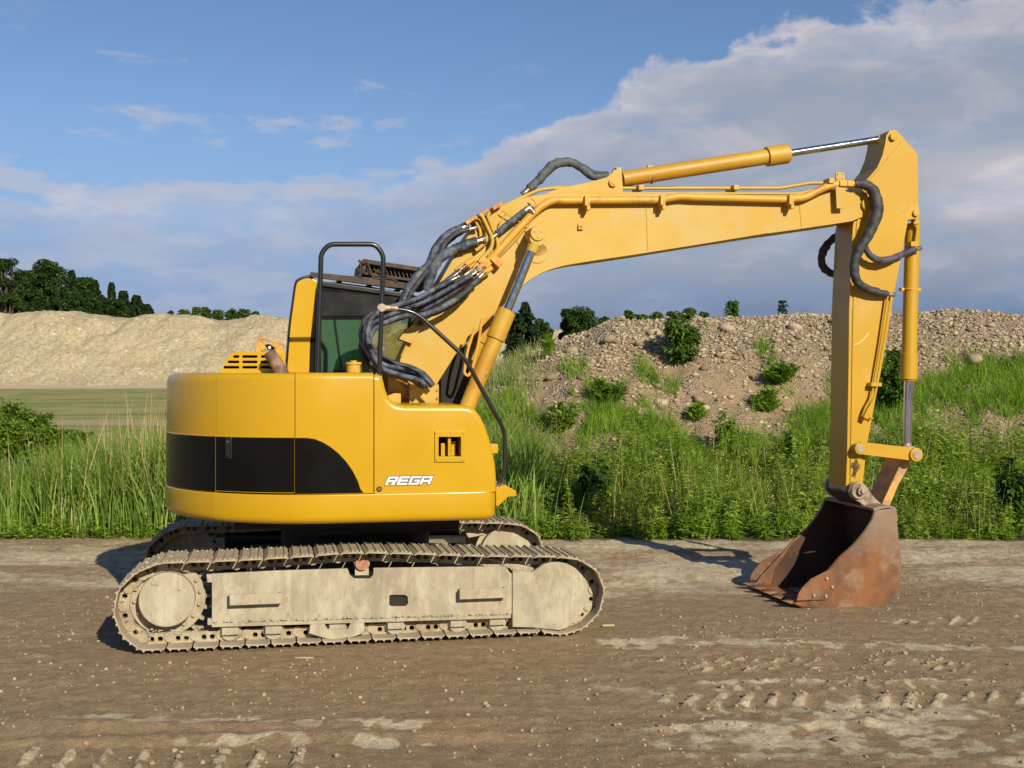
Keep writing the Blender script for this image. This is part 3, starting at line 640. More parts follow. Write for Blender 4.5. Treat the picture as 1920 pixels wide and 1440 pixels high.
# foot: bearing block and box of the swing frame
g = G(); g.prism(PZ([(727, 758), (727, 700), (745, 690), (765, 700), (768, 758)], -.25), -.25, .25); g.obj('boom_foot_bracket', pipep, ex, bev=.006)
g = G(); g.prism(PZ([(768, 760), (768, 721), (823, 721), (823, 760)], -.40), -.40, .30); g.obj('boom_foot_cover', boomp, ex, bev=.004)
g = G()
for x, y in ((771, 731), (771, 747), (820, 731), (820, 747)): c = P(x, y, -.40); g.cyl((c.x, -.412, c.z), (c.x, -.39, c.z), .011, n=8)
g.obj('cover_bolt', wornst, ex)
g = G(); g.prism(PZ([(727, 758), (727, 742), (740, 737), (752, 738), (752, 758)], -.42), -.42, -.30); g.obj('hose_block', boomp, ex, bev=.006)
g = G(); g.prism(PZ([(823, 760), (823, 700), (835, 640), (870, 640), (880, 700), (870, 760)], .0), -.12, .45); g.obj('boom_foot_inner', dark, ex)
g = G(); g.prism(PZ([(747, 636), (762, 616), (779, 609), (790, 612), (772, 645)], VB - .02), VB - .05, VB + .10); g.obj('hose_bracket', boomp, boom, bev=.004)

# ---- hydraulic cylinders
def hyd(name, a, b, rb, rc, rr, split, collar, m=cylp, parent=ex, foot=None):
    """barrel from a to the collar, rod on to b; split and collar are fractions of a-b"""
    a = Vector(a); b = Vector(b); g = G(); q = a.lerp(b, split)
    g.cyl(a, q, rb, n=32); o = g.obj(name, m, parent, bev=.004)
    g = G(); g.cyl(a.lerp(b, split - collar), a.lerp(b, split), rc, n=32); g.cyl(a.lerp(b, split), a.lerp(b, split + .006), rc * .86, n=32); g.obj('cylinder_head', m, o, bev=.006)
    g = G(); g.cyl(a.lerp(b, split - .02), b, rr, n=28, caps=True); g.obj('rod', chrome, o)
    return o
for s in (-1, 1):
    vv = s * .40
    a = P(874, 768, -.40); b = P(1006, 448, -.40); a.y = b.y = vv
    o = hyd('boom_cylinder', a, b, .066, .078, .037, .575, .165)
    g = G(); d = (b - a).normalized(); g.cyl((b.x, vv - .045, b.z), (b.x, vv + .045, b.z), .066, n=24); g.cyl(b - d * .12, b - d * .03, .046, .052, n=20); g.obj('rod_eye', boomp, o, bev=.006)
    if s < 0:
        g = G(); g.tube(fillet(PP([(913, 594), (903, 600), (898, 640), (886, 690), (878, 706), (870, 700), (876, 660), (890, 615)], -.44), .05, 4), .012, 8, res=1); g.obj('cylinder_pipe', pipep, o)
        c = P(908, 700, -.46); g = G(); g.cyl(c, c + Vector((0, .04, 0)), .028, n=16); g.obj('grease_port', wornst, o, bev=.004)
a = P(1166, 336, 0); b = P(1664, 259, 0)
o = hyd('arm_cylinder', a, b, .0685, .088, .032, .61, .078)
g = G(); g.cyl((b.x, -.09, b.z), (b.x, .09, b.z), .055, n=24); g.cyl(b + (a - b).normalized() * .10, b, .034, .05, n=20); g.obj('rod_eye', armp, o, bev=.005)
c1 = P(1220, 330, 0); d = (b - a).normalized(); g = G(); g.cyl(c1 - d * .004, c1 + d * .004, .0715, n=32); g.box(c1 + Vector((-.005, 0, .075)), (.05, .04, .03)); g.obj('band_clamp', pipep, o, bev=.003)
g = G(); c = P(1160, 330, -.05); g.box((c.x, 0, c.z + .03), (.05, .12, .09)); g.obj('hose_port', boomp, o, bev=.006)
a = P(1711, 420, 0); b = P(1700, 848, 0)
o = hyd('bucket_cylinder', a, b, .0665, .077, .040, .682, .115, m=armp)
g = G(); g.cyl((b.x, -.10, b.z), (b.x, .10, b.z), .06, n=24); g.cyl(b + Vector((0, 0, .09)), b + Vector((0, 0, .03)), .042, .055, n=20); g.obj('rod_eye', wornst, o, bev=.005)
c1 = P(1706, 543, 0); d = (b - a).normalized(); g = G(); g.cyl(c1 - d * .006, c1 + d * .006, .071, n=32); g.box(c1 + Vector((.082, 0, 0)), (.03, .05, .028)); g.box(c1 + Vector((-.082, 0, 0)), (.03, .05, .028)); g.obj('band_clamp', pipep, o, bev=.003)
g = G(); g.tube(PP([(1712, 418), (1719, 428), (1716, 455), (1710, 466)], -.09), .015, 8, res=3); g.obj('cylinder_pipe', armp, o)
for x, y, w_ in ((1716, 416, .06), (1712, 458, .07)): g = G(); g.box(P(x, y, -.09), (w_, .05, .045)); g.obj('pipe_block', armp, o, bev=.004)

# ---- arm
VA = -.165
ao = [(1586, 912), (1588, 860), (1591, 680), (1592, 580), (1599, 425), (1606, 392), (1614, 362), (1626, 336), (1645, 314), (1655, 290), (1660, 268), (1662, 254), (1668, 245), (1676, 243), (1683, 246), (1700, 266), (1712, 278), (1721, 290), (1722, 320), (1722, 380), (1725, 400), (1723, 410), (1703, 412), (1694, 460), (1676, 553), (1655, 680), (1626, 832), (1618, 905), (1612, 925), (1600, 930)]
g = G(); g.prism(PZ(ao, VA), VA, -VA); arm = g.obj('arm', armp, ex, bev=.004)
# raised side plate
sp_ = [(1594, 905), (1599, 590), (1606, 420), (1614, 385), (1630, 338), (1665, 296), (1690, 266), (1698, 266), (1716, 291), (1713, 340), (1686, 468), (1668, 553), (1648, 680), (1620, 832), (1612, 902)]
g = G(); g.prism(PZ(sp_, VA - .008), VA - .010, VA + .002); g.obj('side_plate', armp, arm, bev=.004)
c = P(1673, 257, VA); g = G(); g.cyl((c.x, VA - .03, c.z), (c.x, -VA + .03, c.z), .034, n=24); g.obj('cylinder_pin', armp, arm, bev=.006)
c = P(1716, 400, VA); g = G(); g.cyl((c.x, VA - .025, c.z), (c.x, -VA + .025, c.z), .030, n=24); g.obj('cylinder_pin', armp, arm, bev=.006)
g = G(); g.tube(fillet(PP([(1668, 549), (1664, 556), (1652, 640), (1638, 722), (1634, 745), (1622, 765), (1617, 780)], VA - .05), .05, 4), .0105, 8, res=1); g.tube(fillet(PP([(1673, 552), (1670, 560), (1657, 640), (1643, 722), (1639, 748), (1627, 768)], VA - .05), .05, 4), .0085, 8, res=1); g.obj('arm_pipe', armp, arm)
g = G(); c = P(1639, 721, VA - .04); g.box((c.x, VA - .05, c.z), (.105, .07, .035)); g.obj('pipe_clamp', armp, arm, bev=.004)
g = G(); c = P(1622, 777, VA - .04); g.box((c.x, VA - .05, c.z), (.05, .08, .08), Matrix.Rotation(.5, 3, 'Y')); g.box((c.x + .03, VA - .03, c.z - .02), (.09, .05, .018), Matrix.Rotation(.35, 3, 'Y')); g.obj('pipe_bracket', armp, arm, bev=.004)
g = G(); g.tube(PP([(1601, 646), (1608, 645), (1615, 640), (1622, 633), (1629, 624)], VA - .010), .0035, 5, res=3); g.obj('scratch', mat('bare_scratch', (.75, .66, .45), .5), arm)
gx = P(1603, 878, VA - .0105); g = G(); pts_ = [(gx.x + .055 * (1 + .35 * math.sin(3 * a + 1) + .2 * math.sin(7 * a)) * math.cos(a) * .7, gx.z + .08 * (1 + .3 * math.sin(2 * a) + .2 * math.sin(5 * a + 2)) * math.sin(a)) for a in [2 * math.pi * i / 40 for i in range(40)]]
g.prism(pts_, VA - .0115, VA - .009); g.obj('grease_stain', mat('grease', (.30, .16, .03), .35, 0, (.05, .03, .015), 14, .45, .58), arm)
# bucket linkage
for s in (-1, 1):
    v0 = s * .225
    a = P(1610, 841, -.225); b = P(1714, 852, -.225)
    g = G(); g.prism(PZ([(1612, 829), (1700, 838), (1716, 842), (1716, 864), (1695, 862), (1612, 852)], -.225), v0 - .02 * 1, v0 + .02)
    lk = g.obj('link', armp, ex, bev=.005)
    g = G(); g.cyl((a.x, v0 - .035, a.z), (a.x, v0 + .035, a.z), .052, n=28); g.obj('link_boss', armp, lk, bev=.006); g = G(); g.cyl((b.x, v0 - .045, b.z), (b.x, v0 + .045, b.z), .062, n=28); g.obj('link_boss', armp, lk, bev=.006)
    g = G(); g.cyl((a.x, v0 + s * .04, a.z), (a.x, v0 + s * .015, a.z), .036, n=24); g.obj('link_pin', wornst, lk, bev=.004); g = G(); g.cyl((b.x, v0 + s * .053, b.z), (b.x, v0, b.z), .040, n=24); g.obj('link_pin', wornst, lk, bev=.004)
a = P(1610, 841, -.225); b = P(1714, 852, -.225)
g = G(); g.cyl((a.x, -.2, a.z), (a.x, .2, a.z), .03, n=20); g.cyl((b.x, -.2, b.z), (b.x, .2, b.z), .034, n=20); g.obj('cross_pin', wornst, ex)
g = G(); g.prism(PZ([(1690, 867), (1694, 850), (1706, 850), (1706, 872), (1684, 912), (1669, 949), (1660, 962), (1650, 955), (1656, 940)], -.13), -.13, .16)
g.obj('push_link', linkp, ex, bev=.01)

# ---- bucket
VK = -.475
inner_e = [(1640, 957.5), (1634, 975), (1620, 997), (1602, 1019), (1573, 1045), (1553, 1069), (1527, 1097), (1508, 1118), (1500, 1132)]
back_e = [(1531, 1140), (1570, 1145), (1612, 1146.5), (1648, 1141), (1674, 1121), (1686, 1093), (1690, 1057), (1686, 1021), (1683, 985), (1680, 953)]
back_s = [(q.x, q.z) for q in smooth_path([(p[0], 0, p[1]) for p in PZ([(1531, 1140)] + back_e[1:-1] + [(1680, 953)], VK)], 5)]
sidep = PZ(inner_e, VK) + back_s
def mir(poly, y0, y1): return (poly, -y0, -y1)
for s in (-1, 1):
    g = G(); g.prism(sidep, s * .475, s * .450); sd = g.obj('bucket_side', rust, ex, bev=.004) if False else None
shellp = PZ([(1500, 1134)] + back_e + [(1660, 949), (1640, 954)], VK)
outp = [Vector(p) for p in shellp]
# curled shell as a thick sheet across the bucket width
inn = []
for i, p in enumerate(outp):
    a = outp[max(i - 1, 0)]; b = outp[min(i + 1, len(outp) - 1)]; t = (b - a).normalized(); inn.append(p + Vector((-t.y, t.x)) * .022)
def smooth2(pts, res=4): return [(q.x, q.z) for q in smooth_path([(p[0], 0, p[1]) for p in pts], res)]
so_, si_ = smooth2(outp), smooth2(inn)
g = G(); g.prism(so_ + si_[::-1], -.452, .452); bk = g.obj('bucket', rust, ex, smooth=35)
inn2 = []
so2 = [Vector(p) for p in si_]
for i, p in enumerate(so2):
    a = so2[max(i - 1, 0)]; b = so2[min(i + 1, len(so2) - 1)]; t = (b - a).normalized(); inn2.append(p + Vector((-t.y, t.x)) * .004)
g = G(); g.prism([tuple(p) for p in so2[2:-1]] + [tuple(p) for p in inn2[2:-1]][::-1], -.448, .448); g.obj('bucket_shade_skin', inner, bk, smooth=35)  # thin skin carrying the painted interior shade
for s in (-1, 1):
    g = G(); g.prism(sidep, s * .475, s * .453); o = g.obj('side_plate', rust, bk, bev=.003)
    g = G(); g.prism(PZ([(1640, 962), (1634, 979), (1620, 1001), (1602, 1023), (1573, 1049), (1560, 1069), (1540, 1100), (1530, 1136), (1600, 1143), (1645, 1137), (1669, 1119), (1681, 1093), (1685, 1057), (1680, 1000), (1676, 962)], VK), s * .4525, s * .448); g.obj('side_shade_skin', inner, bk)  # inner face skin, shade painted in its dark colour
    # rim along the mouth
    g = G(); g.prism(PZ([(1642, 957), (1680, 953), (1683, 975), (1668, 995), (1640, 1022), (1610, 1055), (1575, 1090), (1552, 1122), (1532, 1138), (1512, 1134), (1545, 1098), (1553, 1071), (1573, 1047), (1602, 1021), (1620, 999), (1634, 977)], VK), s * .4755, s * .483); g.obj('mouth_rim', rust, bk, bev=.005)
    g = G(); g.prism(PZ([(1553, 1068), (1559, 1073), (1565, 1092), (1557, 1118), (1550, 1124), (1492, 1126), (1495, 1113), (1503, 1101), (1519, 1085)], VK - .01), s * .4835, s * .503); ct = g.obj('side_cutter', rust, bk, bev=.005)
    g = G()
    for x, y in ((1549, 1084), (1559, 1100), (1525, 1116), (1547, 1117)): c = P(x, y, VK - .02); g.cyl((c.x, s * .518, c.z), (c.x, s * .50, c.z), .014, n=12)
    g.obj('cutter_bolt', wornst, ct, bev=.003)
    # ears
    g = G(); V, Fc = plate_holes(PZ([(1594, 911), (1600, 905), (1609, 903), (1618, 905), (1625, 913), (1640, 934), (1656, 948), (1678, 951), (1681, 962), (1640, 962), (1625, 951), (1604, 938), (1596, 931), (1592, 921)], -.24), [], s * .245, s * .205); g.add(V, Fc); er = g.obj('bucket_ear', wornst, bk, bev=.005)
    c = P(1609.5, 920, -.25); g = G(); g.cyl((c.x, s * .268, c.z), (c.x, s * .20, c.z), .072, n=32); g.obj('ear_boss', wornst, er, bev=.006)
    g = G(); g.cyl((c.x + .01, s * .30, c.z), (c.x + .01, s * .26, c.z), .038, n=24); g.cyl((c.x + .015, s * .32, c.z), (c.x + .015, s * .29, c.z), .022, n=16); g.obj('bucket_pin', wornst, er, bev=.004)
c = P(1609.5, 920, -.25); g = G(); g.cyl((c.x, -.2, c.z), (c.x, .2, c.z), .05, n=24); g.cyl((c.x, -.165, c.z), (c.x, .165, c.z), .075, n=24); g.obj('pivot_tube', wornst, ex)
g = G(); g.prism(PZ([(1590, 925), (1604, 938), (1640, 962), (1681, 962), (1681, 954), (1656, 950), (1620, 935)], -.24), -.20, .20) ; g.obj('top_plate', inner, bk)
# lip and teeth
lipz = P(1500, 1132, VK)
g = G(); q = PZ([(1540, 1141), (1500, 1137), (1488, 1131), (1500, 1128), (1540, 1134)], VK); g.prism(q, -.478, .478); g.obj('cutting_lip', rust, bk, bev=.003)
tp = PZ([(1531, 1141), (1505, 1140), (1485, 1133), (1468, 1127), (1490, 1126), (1512, 1128), (1532, 1133)], -.45)
for k in range(5):
    yc = -.425 + .85 * k / 4; g = G(); n = len(tp)
    wid = [.045, .042, .034, .018, .034, .042, .045]
    V = [(p[0], yc - w, p[1]) for p, w in zip(tp, wid)] + [(p[0], yc + w, p[1]) for p, w in zip(tp, wid)]
    g.add(V, [tuple(range(n)), tuple(range(2 * n - 1, n - 1, -1))] + [(i, i + n, (i + 1) % n + n, (i + 1) % n) for i in range(n)])
    g.obj('tooth', rust, bk, bev=.004)

# ---- pipes along the boom
vb = VB - .035
def pipe(name, pts, r, v=vb, m=pipep, parent=None, rad=.05):
    g = G(); g.tube(fillet(PP(pts, v), rad, 4), r, 10, res=1); return g.obj(name, m, parent or boom)
pipe('boom_pipe', [(880, 522), (905, 503), (935, 470), (975, 426), (998, 401), (1016, 386), (1033, 376), (1235, 375), (1275, 368), (1300, 370), (1475, 374), (1508, 371), (1545, 352), (1572, 344), (1600, 345)], .033, VB - .045)
pipe('boom_pipe', [(902, 470), (934, 456), (925, 420), (917, 398), (940, 388), (1010, 356), (1035, 353), (1180, 353), (1462, 353), (1520, 343), (1600, 344)], .015, -.10, boomp)
pipe('boom_pipe', [(905, 498), (932, 473), (934, 455), (914, 405), (918, 398)], .0165, VB - .05, boomp)
pipe('boom_pipe', [(898, 492), (922, 465), (924, 447), (904, 405), (898, 402)], .0165, VB - .08, boomp)
pipe('boom_pipe', [(892, 470), (914, 452), (912, 430), (898, 408), (884, 410)], .0165, VB - .05, boomp)
pipe('boom_pipe', [(886, 462), (902, 448), (900, 430), (890, 412)], .015, VB - .02, boomp)
pipe('boom_pipe', [(925, 410), (990, 375), (1030, 366), (1080, 362.5), (1500, 363), (1530, 354), (1560, 350)], .0115, -.17, boomp)
pipe('boom_pipe', [(940, 392), (1010, 357), (1035, 351), (1462, 352), (1520, 342), (1560, 341), (1600, 343)], .012, .10, boomp)
pipe('boom_pipe', [(900, 515), (960, 455), (982, 430), (1002, 402)], .016, VB - .03, boomp)
pipe('grease_line', [(940, 394), (962, 408), (985, 424), (996, 430)], .0045, VB - .06, boomp); pipe('grease_line', [(948, 402), (935, 420), (942, 432)], .0045, VB - .04, boomp); pipe('grease_line', [(996, 371), (1006, 380), (1000, 390), (990, 388)], .006, VB - .06, boomp)
for x, y in ((1098, 378), (1239, 377), (1479, 376)):
    c = P(x, y, VB - .05); g = G(); g.box((c.x, VB - .055, c.z), (.042, .11, .085)); g.cyl((c.x + .01, VB - .115, c.z - .02), (c.x + .01, VB - .10, c.z - .02), .010, n=8); g.box((c.x + .012, VB - .06, c.z - .055), (.03, .09, .04)); g.obj('pipe_clamp', pipep, boom, bev=.004)
for x in (1199, 1376): c = P(x, 353, -.1); g = G(); g.box((c.x, -.06, c.z), (.05, .20, .045)); g.box((c.x, -.08, c.z - .03), (.03, .03, .06)); g.obj('pipe_clamp', boomp, boom, bev=.005)
g = G(); c = P(1574, 350, VB - .05); g.prism(PZ([(1566, 323), (1583, 324), (1583, 340), (1578, 345), (1578, 352), (1585, 352), (1585, 391), (1568, 391), (1566, 352), (1572, 346), (1567, 340)], VB - .06), VB - .07, VB - .055); g.obj('pipe_plate', boomp, boom, bev=.002)
g = G()
for x, y in ((1570, 327), (1579, 327), (1570, 336), (1579, 336)): c = P(x, y, VB - .07); g.cyl((c.x, VB - .074, c.z), (c.x, VB - .06, c.z), .005, n=8)
g.obj('plate_hole', dark, boom)
for x, y, w_ in ((1556, 340, .05), (1578, 345, .07), (1590, 345, .05)): c = P(x, y, VB - .05); g = G(); g.box((c.x, VB - .03, c.z), (w_, .12, .05)); g.obj('pipe_block', pipep, boom, bev=.006)
for x, y in ((930, 388), (880, 415), (905, 400)): c = P(x, y, VB); g = G(); g.box((c.x, VB - .0, c.z), (.09, .14, .03), Matrix.Rotation(-.6, 3, 'Y')); g.obj('pipe_clamp', mat('orange_clamp', (.42, .17, .04), .6, 0, (.60, .30, .04), 12), boom, bev=.004)
for x, y in ((930, 490), (908, 492), (897, 505)):
    c = P(x, y, VB - .05); g = G(); g.box((c.x, VB - .05, c.z), (.10, .09, .06), Matrix.Rotation(.75, 3, 'Y')); g.obj('pipe_block', pipep, boom, bev=.006)
for x, y in ((866, 502), (884, 512), (900, 517)):
    c = P(x, y, VB - .10); g = G(); dx = Vector((.05, 0, .035)); g.cyl(c - dx, c + dx, .030, n=8); g.cyl(c + dx, c + dx * 2, .024, n=12); g.obj('hose_fitting', pipep, boom, bev=.003)

# ---- wrapped hoses
def hose(pts, r, v, m=rub, lump=.10, fit=None, seed=0, parent=None):
    g = G(); g.tube(PP(pts, v), r, 12, lump=lump, res=7, seed=seed); o = g.obj('hose', m, parent or ex, smooth=60)
    if fit:
        for e in fit:
            q = PP(pts, v); p = q[0] if e == 0 else q[-1]; d = (q[0] - q[1] if e == 0 else q[-1] - q[-2]).normalized()
            re = r if not isinstance(r, list) else r[0 if e == 0 else -1]
            g = G(); g.cyl(p - d * .02, p + d * .05, re * .72, n=10); g.cyl(p + d * .05, p + d * .075, re * .95, n=6); g.obj('hose_end', steel, o, bev=.003)
    return o
def lerpv(a, b, n): return [a + (b - a) * i / (n - 1) for i in range(n)]
h = [[(812, 722), (795, 702), (768, 688), (738, 682), (712, 674), (695, 652), (690, 627), (698, 604), (728, 588), (765, 574), (800, 553), (830, 532), (862, 507)],
     [(804, 724), (780, 704), (745, 696), (710, 682), (690, 660), (679, 632), (684, 608), (708, 590), (745, 580), (790, 578), (835, 555), (866, 532), (885, 514)],
     [(796, 726), (765, 708), (728, 700), (702, 680), (692, 650), (698, 622), (722, 604), (755, 592), (795, 590), (840, 570), (872, 548), (898, 521)],
     [(806, 720), (785, 696), (752, 690), (720, 684), (700, 664), (688, 640), (694, 612), (716, 596), (750, 583), (785, 566), (820, 540), (850, 518)]]
for i, pts in enumerate(h):
    hose(pts, (.021, .027, .024, .020)[i], lerpv(-.42 - .05 * i, -.34 - .04 * i, len(pts)), lump=.07, fit=(1,), seed=i)
hose([(752, 574), (764, 545), (785, 515), (805, 495), (818, 465), (840, 440), (866, 428)], .036, -.22, lump=.06, seed=11, fit=(1,))
hose([(800, 545), (812, 505), (828, 482), (852, 468), (880, 457), (894, 453)], .042, -.26, lump=.10, seed=12, fit=(1,))
hose([(804, 522), (815, 482), (838, 450), (862, 432), (880, 421)], .040, -.16, lump=.08, seed=13, fit=(1,))
hose([(790, 610), (800, 585), (820, 556), (845, 535), (868, 520)], .028, -.28, lump=.08, seed=15)
for i, (dx, dy, rr_, dv) in enumerate(((10, 10, .022, -.02), (-6, -8, .020, -.10), (16, 4, .018, .05), (4, 16, .020, -.14))):
    pts = [(x + dx * math.sin(.7 * k + i), y + dy * math.cos(.5 * k + i * 2)) for k, (x, y) in enumerate(h[i % 4])]
    pts[0] = (h[i][0][0] - 8 * (i % 2), h[i][0][1] + 2); hose(pts, rr_, [q_ + dv for q_ in lerpv(-.48, -.36, len(pts))], m=(rubb, rub)[i % 2], lump=.08, fit=(1,), seed=40 + i)
hose([(756, 580), (772, 548), (796, 515), (818, 488), (836, 455), (858, 436), (880, 430)], .020, -.26, m=rubb, lump=.12, seed=50, fit=(1,))
hose([(716, 650), (708, 668), (706, 690)], .034, -.45, lump=.1, seed=18)
hose([(932, 438), (948, 424), (966, 410), (984, 396)], .028, VB - .07, rub, .03, (0, 1), 14, boom)
g = G(); g.tube(PP([(984, 396), (991, 390), (998, 396), (1001, 400)], VB - .07), .024, 10, res=3); g.obj('hose_elbow', steel, boom)
hose([(992, 354), (1010, 338), (1030, 315), (1050, 305), (1072, 305), (1092, 316), (1112, 331), (1142, 329)], [.036, .040, .042, .040, .036, .034, .030, .026], -.04, mat('hose_wrap_green', (.085, .10, .105), .7, 0, (.04, .05, .055), 14, bump=.5, bscale=35), .10, (0, 1), 21, boom)
hose([(1000, 348), (1022, 330), (1045, 310), (1066, 302), (1090, 310), (1115, 324), (1140, 326)], .020, .06, rubb, .08, (0, 1), 22, boom)
hose([(1602, 345), (1617, 345), (1634, 354), (1643, 374), (1645, 397), (1637, 422), (1625, 446), (1612, 466), (1604, 488), (1602, 510), (1608, 529), (1625, 541), (1650, 549), (1664, 551)], [.036, .044, .050, .052, .050, .047, .044, .043, .042, .040, .038, .036, .030, .024], [-.25, -.26, -.28, -.30, -.31, -.31, -.30, -.29, -.28, -.27, -.26, -.25, -.235, -.225], rubb, .07, (0, 1), 23, arm)
hose([(1618, 452), (1624, 468), (1634, 481), (1650, 488), (1672, 485), (1698, 474), (1716, 468)], [.03, .028, .030, .032, .030, .028, .024], [-.30, -.28, -.27, -.26, -.24, -.18, -.14], mat('hose_wrap_violet', (.07, .065, .10), .6, 0, (.035, .033, .05), 14, bump=.5, bscale=35), .06, (1,), 24, arm)
hose([(1584, 428), (1566, 444), (1550, 460), (1541, 480), (1542, 497), (1552, 509), (1572, 516), (1588, 517)], [.026, .034, .040, .034, .036, .034, .034, .03], .30, rubb, .14, None, 25, arm)
# ------------------------------------------------------------------ terrain heights
_T = np.random.default_rng(3).random((8, 256, 256))
def vn(x, y, s=0):
    xi = np.floor(x).astype(int); yi = np.floor(y).astype(int); fx = x - xi; fy = y - yi
    fx = fx * fx * (3 - 2 * fx); fy = fy * fy * (3 - 2 * fy); T = _T[s % 8]
    a = T[xi & 255, yi & 255]; b = T[(xi + 1) & 255, yi & 255]; c = T[xi & 255, (yi + 1) & 255]; d = T[(xi + 1) & 255, (yi + 1) & 255]
    return (a * (1 - fx) + b * fx) * (1 - fy) + (c * (1 - fx) + d * fx) * fy
def fbm(x, y, s=0, o=4):
    r = 0; a = .5; t = 0
    for k in range(o): r = r + a * vn(x * 2 ** k + 17.3 * k, y * 2 ** k + 5.1 * k, s + k); t += a; a *= .5
    return r / t
def ss(x, a, b):
    t = np.clip((x - a) / (b - a), 0, 1); return t * t * (3 - 2 * t)
def edge_y(x): return 13.70 + (fbm(x * .8, x * 0 + 3, 1, 3) - .5) * .7 + (fbm(x * 4.5, x * 0 + 9, 2, 3) - .5) * .45 - np.where(x > 4, (x - 4) * .02, 0)
def prints(x, y):
    """bars left by crawler tracks: height of the raised soil and a mask for its pale dry crust"""
    h = np.zeros_like(x); m = np.zeros_like(x)
    wob = (fbm(x * 2.2, y * 2.2, 2, 4) - .5)
    def row(x0, x1, yc, hw, pitch, dutyw, hh, slope=0, skew=0, seed=3, rnd=.5):
        nonlocal h, m
        yy = y - (yc + slope * (x - x0)); along = x + skew * yy + wob * .10
        k = np.abs((along / pitch) % 1 - .5) * pitch
        bar = ss(k, dutyw, dutyw * .35) * ss(np.abs(yy + wob * .08), hw, hw * .75) * ss(x, x0 - .15, x0 + .1) * ss(x, x1 + .15, x1 - .1)
        bar = bar * ss(fbm(x * 3.1, y * 3.1, seed, 3), .30, .50 + rnd * .1) * (.45 + 1.1 * ss(fbm(x * 18, y * 18, seed + 1, 3), .35, .60))
        h = h + bar * hh; m = np.maximum(m, bar)
    row(-2.75, -.95, 5.88, .26, .195, .034, .022, .0, .12, 3, -1.5)
    row(-2.3, 1.6, 5.55, .22, .20, .025, .018, .0, .1, 5, 1.2)
    row(.70, 3.3, 7.85, .20, .135, .022, .016, -.01, -.9, 4, .2)
    row(.9, 3.6, 7.02, .12, .165, .042, .015, .0, -.5, 5, .2)
    row(1.1, 3.5, 6.74, .10, .165, .040, .013, .0, .5, 6, .3)
    row(1.35, 3.3, 7.24, .06, .12, .030, .014, .02, .2, 6, .4)
    pit = 0
    for yc, x0, ph in ((6.90, 1.0, 0), (7.13, 1.15, .08)):
        k = ((x + ph + wob * .12) / .165) % 1 - .5
        pit = np.maximum(pit, np.exp(-(k / .17) ** 2 - ((y - yc - wob * .09) / .035) ** 2) * ss(x, x0, x0 + .15) * ss(x, 3.6, 3.3) * ss(fbm(x * 2.3, y * 2.3, 6, 3), .35, .55))
    h = h - pit * .035
    cr = np.exp(-((y - (6.50 + .03 * np.sin(x * 7) + wob * .2)) / .05) ** 2) * ss(x, .6, .9) * ss(x, 2.2, 1.9) + np.exp(-((y - (7.36 + .03 * np.sin(x * 5) + wob * .2)) / .05) ** 2) * ss(x, 1.0, 1.3) * ss(x, 3.4, 3.0)
    h = h + cr * .022 * fbm(x * 14, y * 14, 1, 2) * 1.6; m = np.maximum(m, cr * .9)
    row(3.0, 5.2, 9.3, .16, .15, .03, .016, .03, -.7, 3, .3)
    return h, m
def ground_h(x, y):
    yard = ss(y, edge_y(x) + .25, edge_y(x) - .15)
    n = (fbm(x * .55, y * 1.1, 0, 4) - .5) * .05 + (fbm(x * .7 + y * .3, y * 3.2, 4, 5) - .5) * .045 + (fbm(x * 6, y * 6, 2, 4) - .5) * .016 + (fbm(x * 22, y * 22, 5, 2) - .5) * .013 + .006 * ss(fbm(x * 7, y * 7, 1, 4), .52, .66)
    p, _ = prints(x, y)
    # flat, rolled ground under the machine and its bucket
    U = (x - EX) * cT + (y - EY) * sT; Vv = -(x - EX) * sT + (y - EY) * cT
    flat = np.maximum(ss(np.abs(U), 2.3, 1.6) * ss(np.abs(Vv), 1.75, 1.2), ss(np.hypot(U - 3.9, Vv), 1.3, .8))
    ruts = -.05 * np.exp(-((y - (10.95 + .05 * np.sin(x * .6))) / .28) ** 2) * ss(x, 6.5, 3) - .04 * np.exp(-((y - (12.3 + .06 * np.sin(x * .5 + 1))) / .25) ** 2) \
           + .035 * np.exp(-((y - (6.55 + .10 * np.sin(x * 1.3 + .5))) / .10) ** 2) * ss(x, .4, -.4) * ss(x, -4, -2) + .03 * np.exp(-((y - (6.25 + .08 * np.sin(x * 1.1 + 2))) / .07) ** 2) * ss(x, .6, -.2)
    h = n * (1 - flat * .8) + p + ruts * (1 - flat)
    h = h * yard - flat * .008 - ss(np.hypot(U - 3.9, Vv), 1.5, .7) * .035
    far = ss(y, 15, 120) * .70 + ss(y, 14.5, 30) * .10 - ss(y, 14, 16) * .06
    return h + far + (1 - yard) * (fbm(x * .4, y * .4, 3, 4) - .5) * .12 * ss(y, 13, 20)
CRX = np.array([-6, -3.2, -1.6, -.2, .7, 1.4, 1.8, 2.3, 4.5, 30, 60]); CRZ = np.array([-.3, .35, 1.25, 2.06, 2.50, 2.74, 2.90, 2.93, 3.04, 3.08, 3.0])
def mound_h(x, y):
    cr = np.interp(x, CRX, CRZ)
    t = ss(y, 14.6 + 0 * x, 22.5 + 0 * x) * .62 + ss(y, 17.2, 22.0) * .38
    back = ss(y, 48, 30)
    h = cr * t * back - ss(-x, .5, 5) * .6
    bump = ((fbm(x * .7, y * .7, 5, 4) - .5) * .55 * ss(y, 15, 18) * (1 - .70 * ss(y, 21.5, 22.6)) + (fbm(x * 3.0, y * 3.0, 6, 4) - .5) * .16 * ss(y, 14.5, 17))
    gully = -.18 * np.exp(-((x - 3.0 + .3 * (y - 18)) / .35) ** 2) * np.exp(-((y - 18.0) / 1.0) ** 2) - .22 * np.exp(-((x - 5.6) / .5) ** 2) * np.exp(-((y - 17.6) / .9) ** 2)
    return h + bump + gully - .02
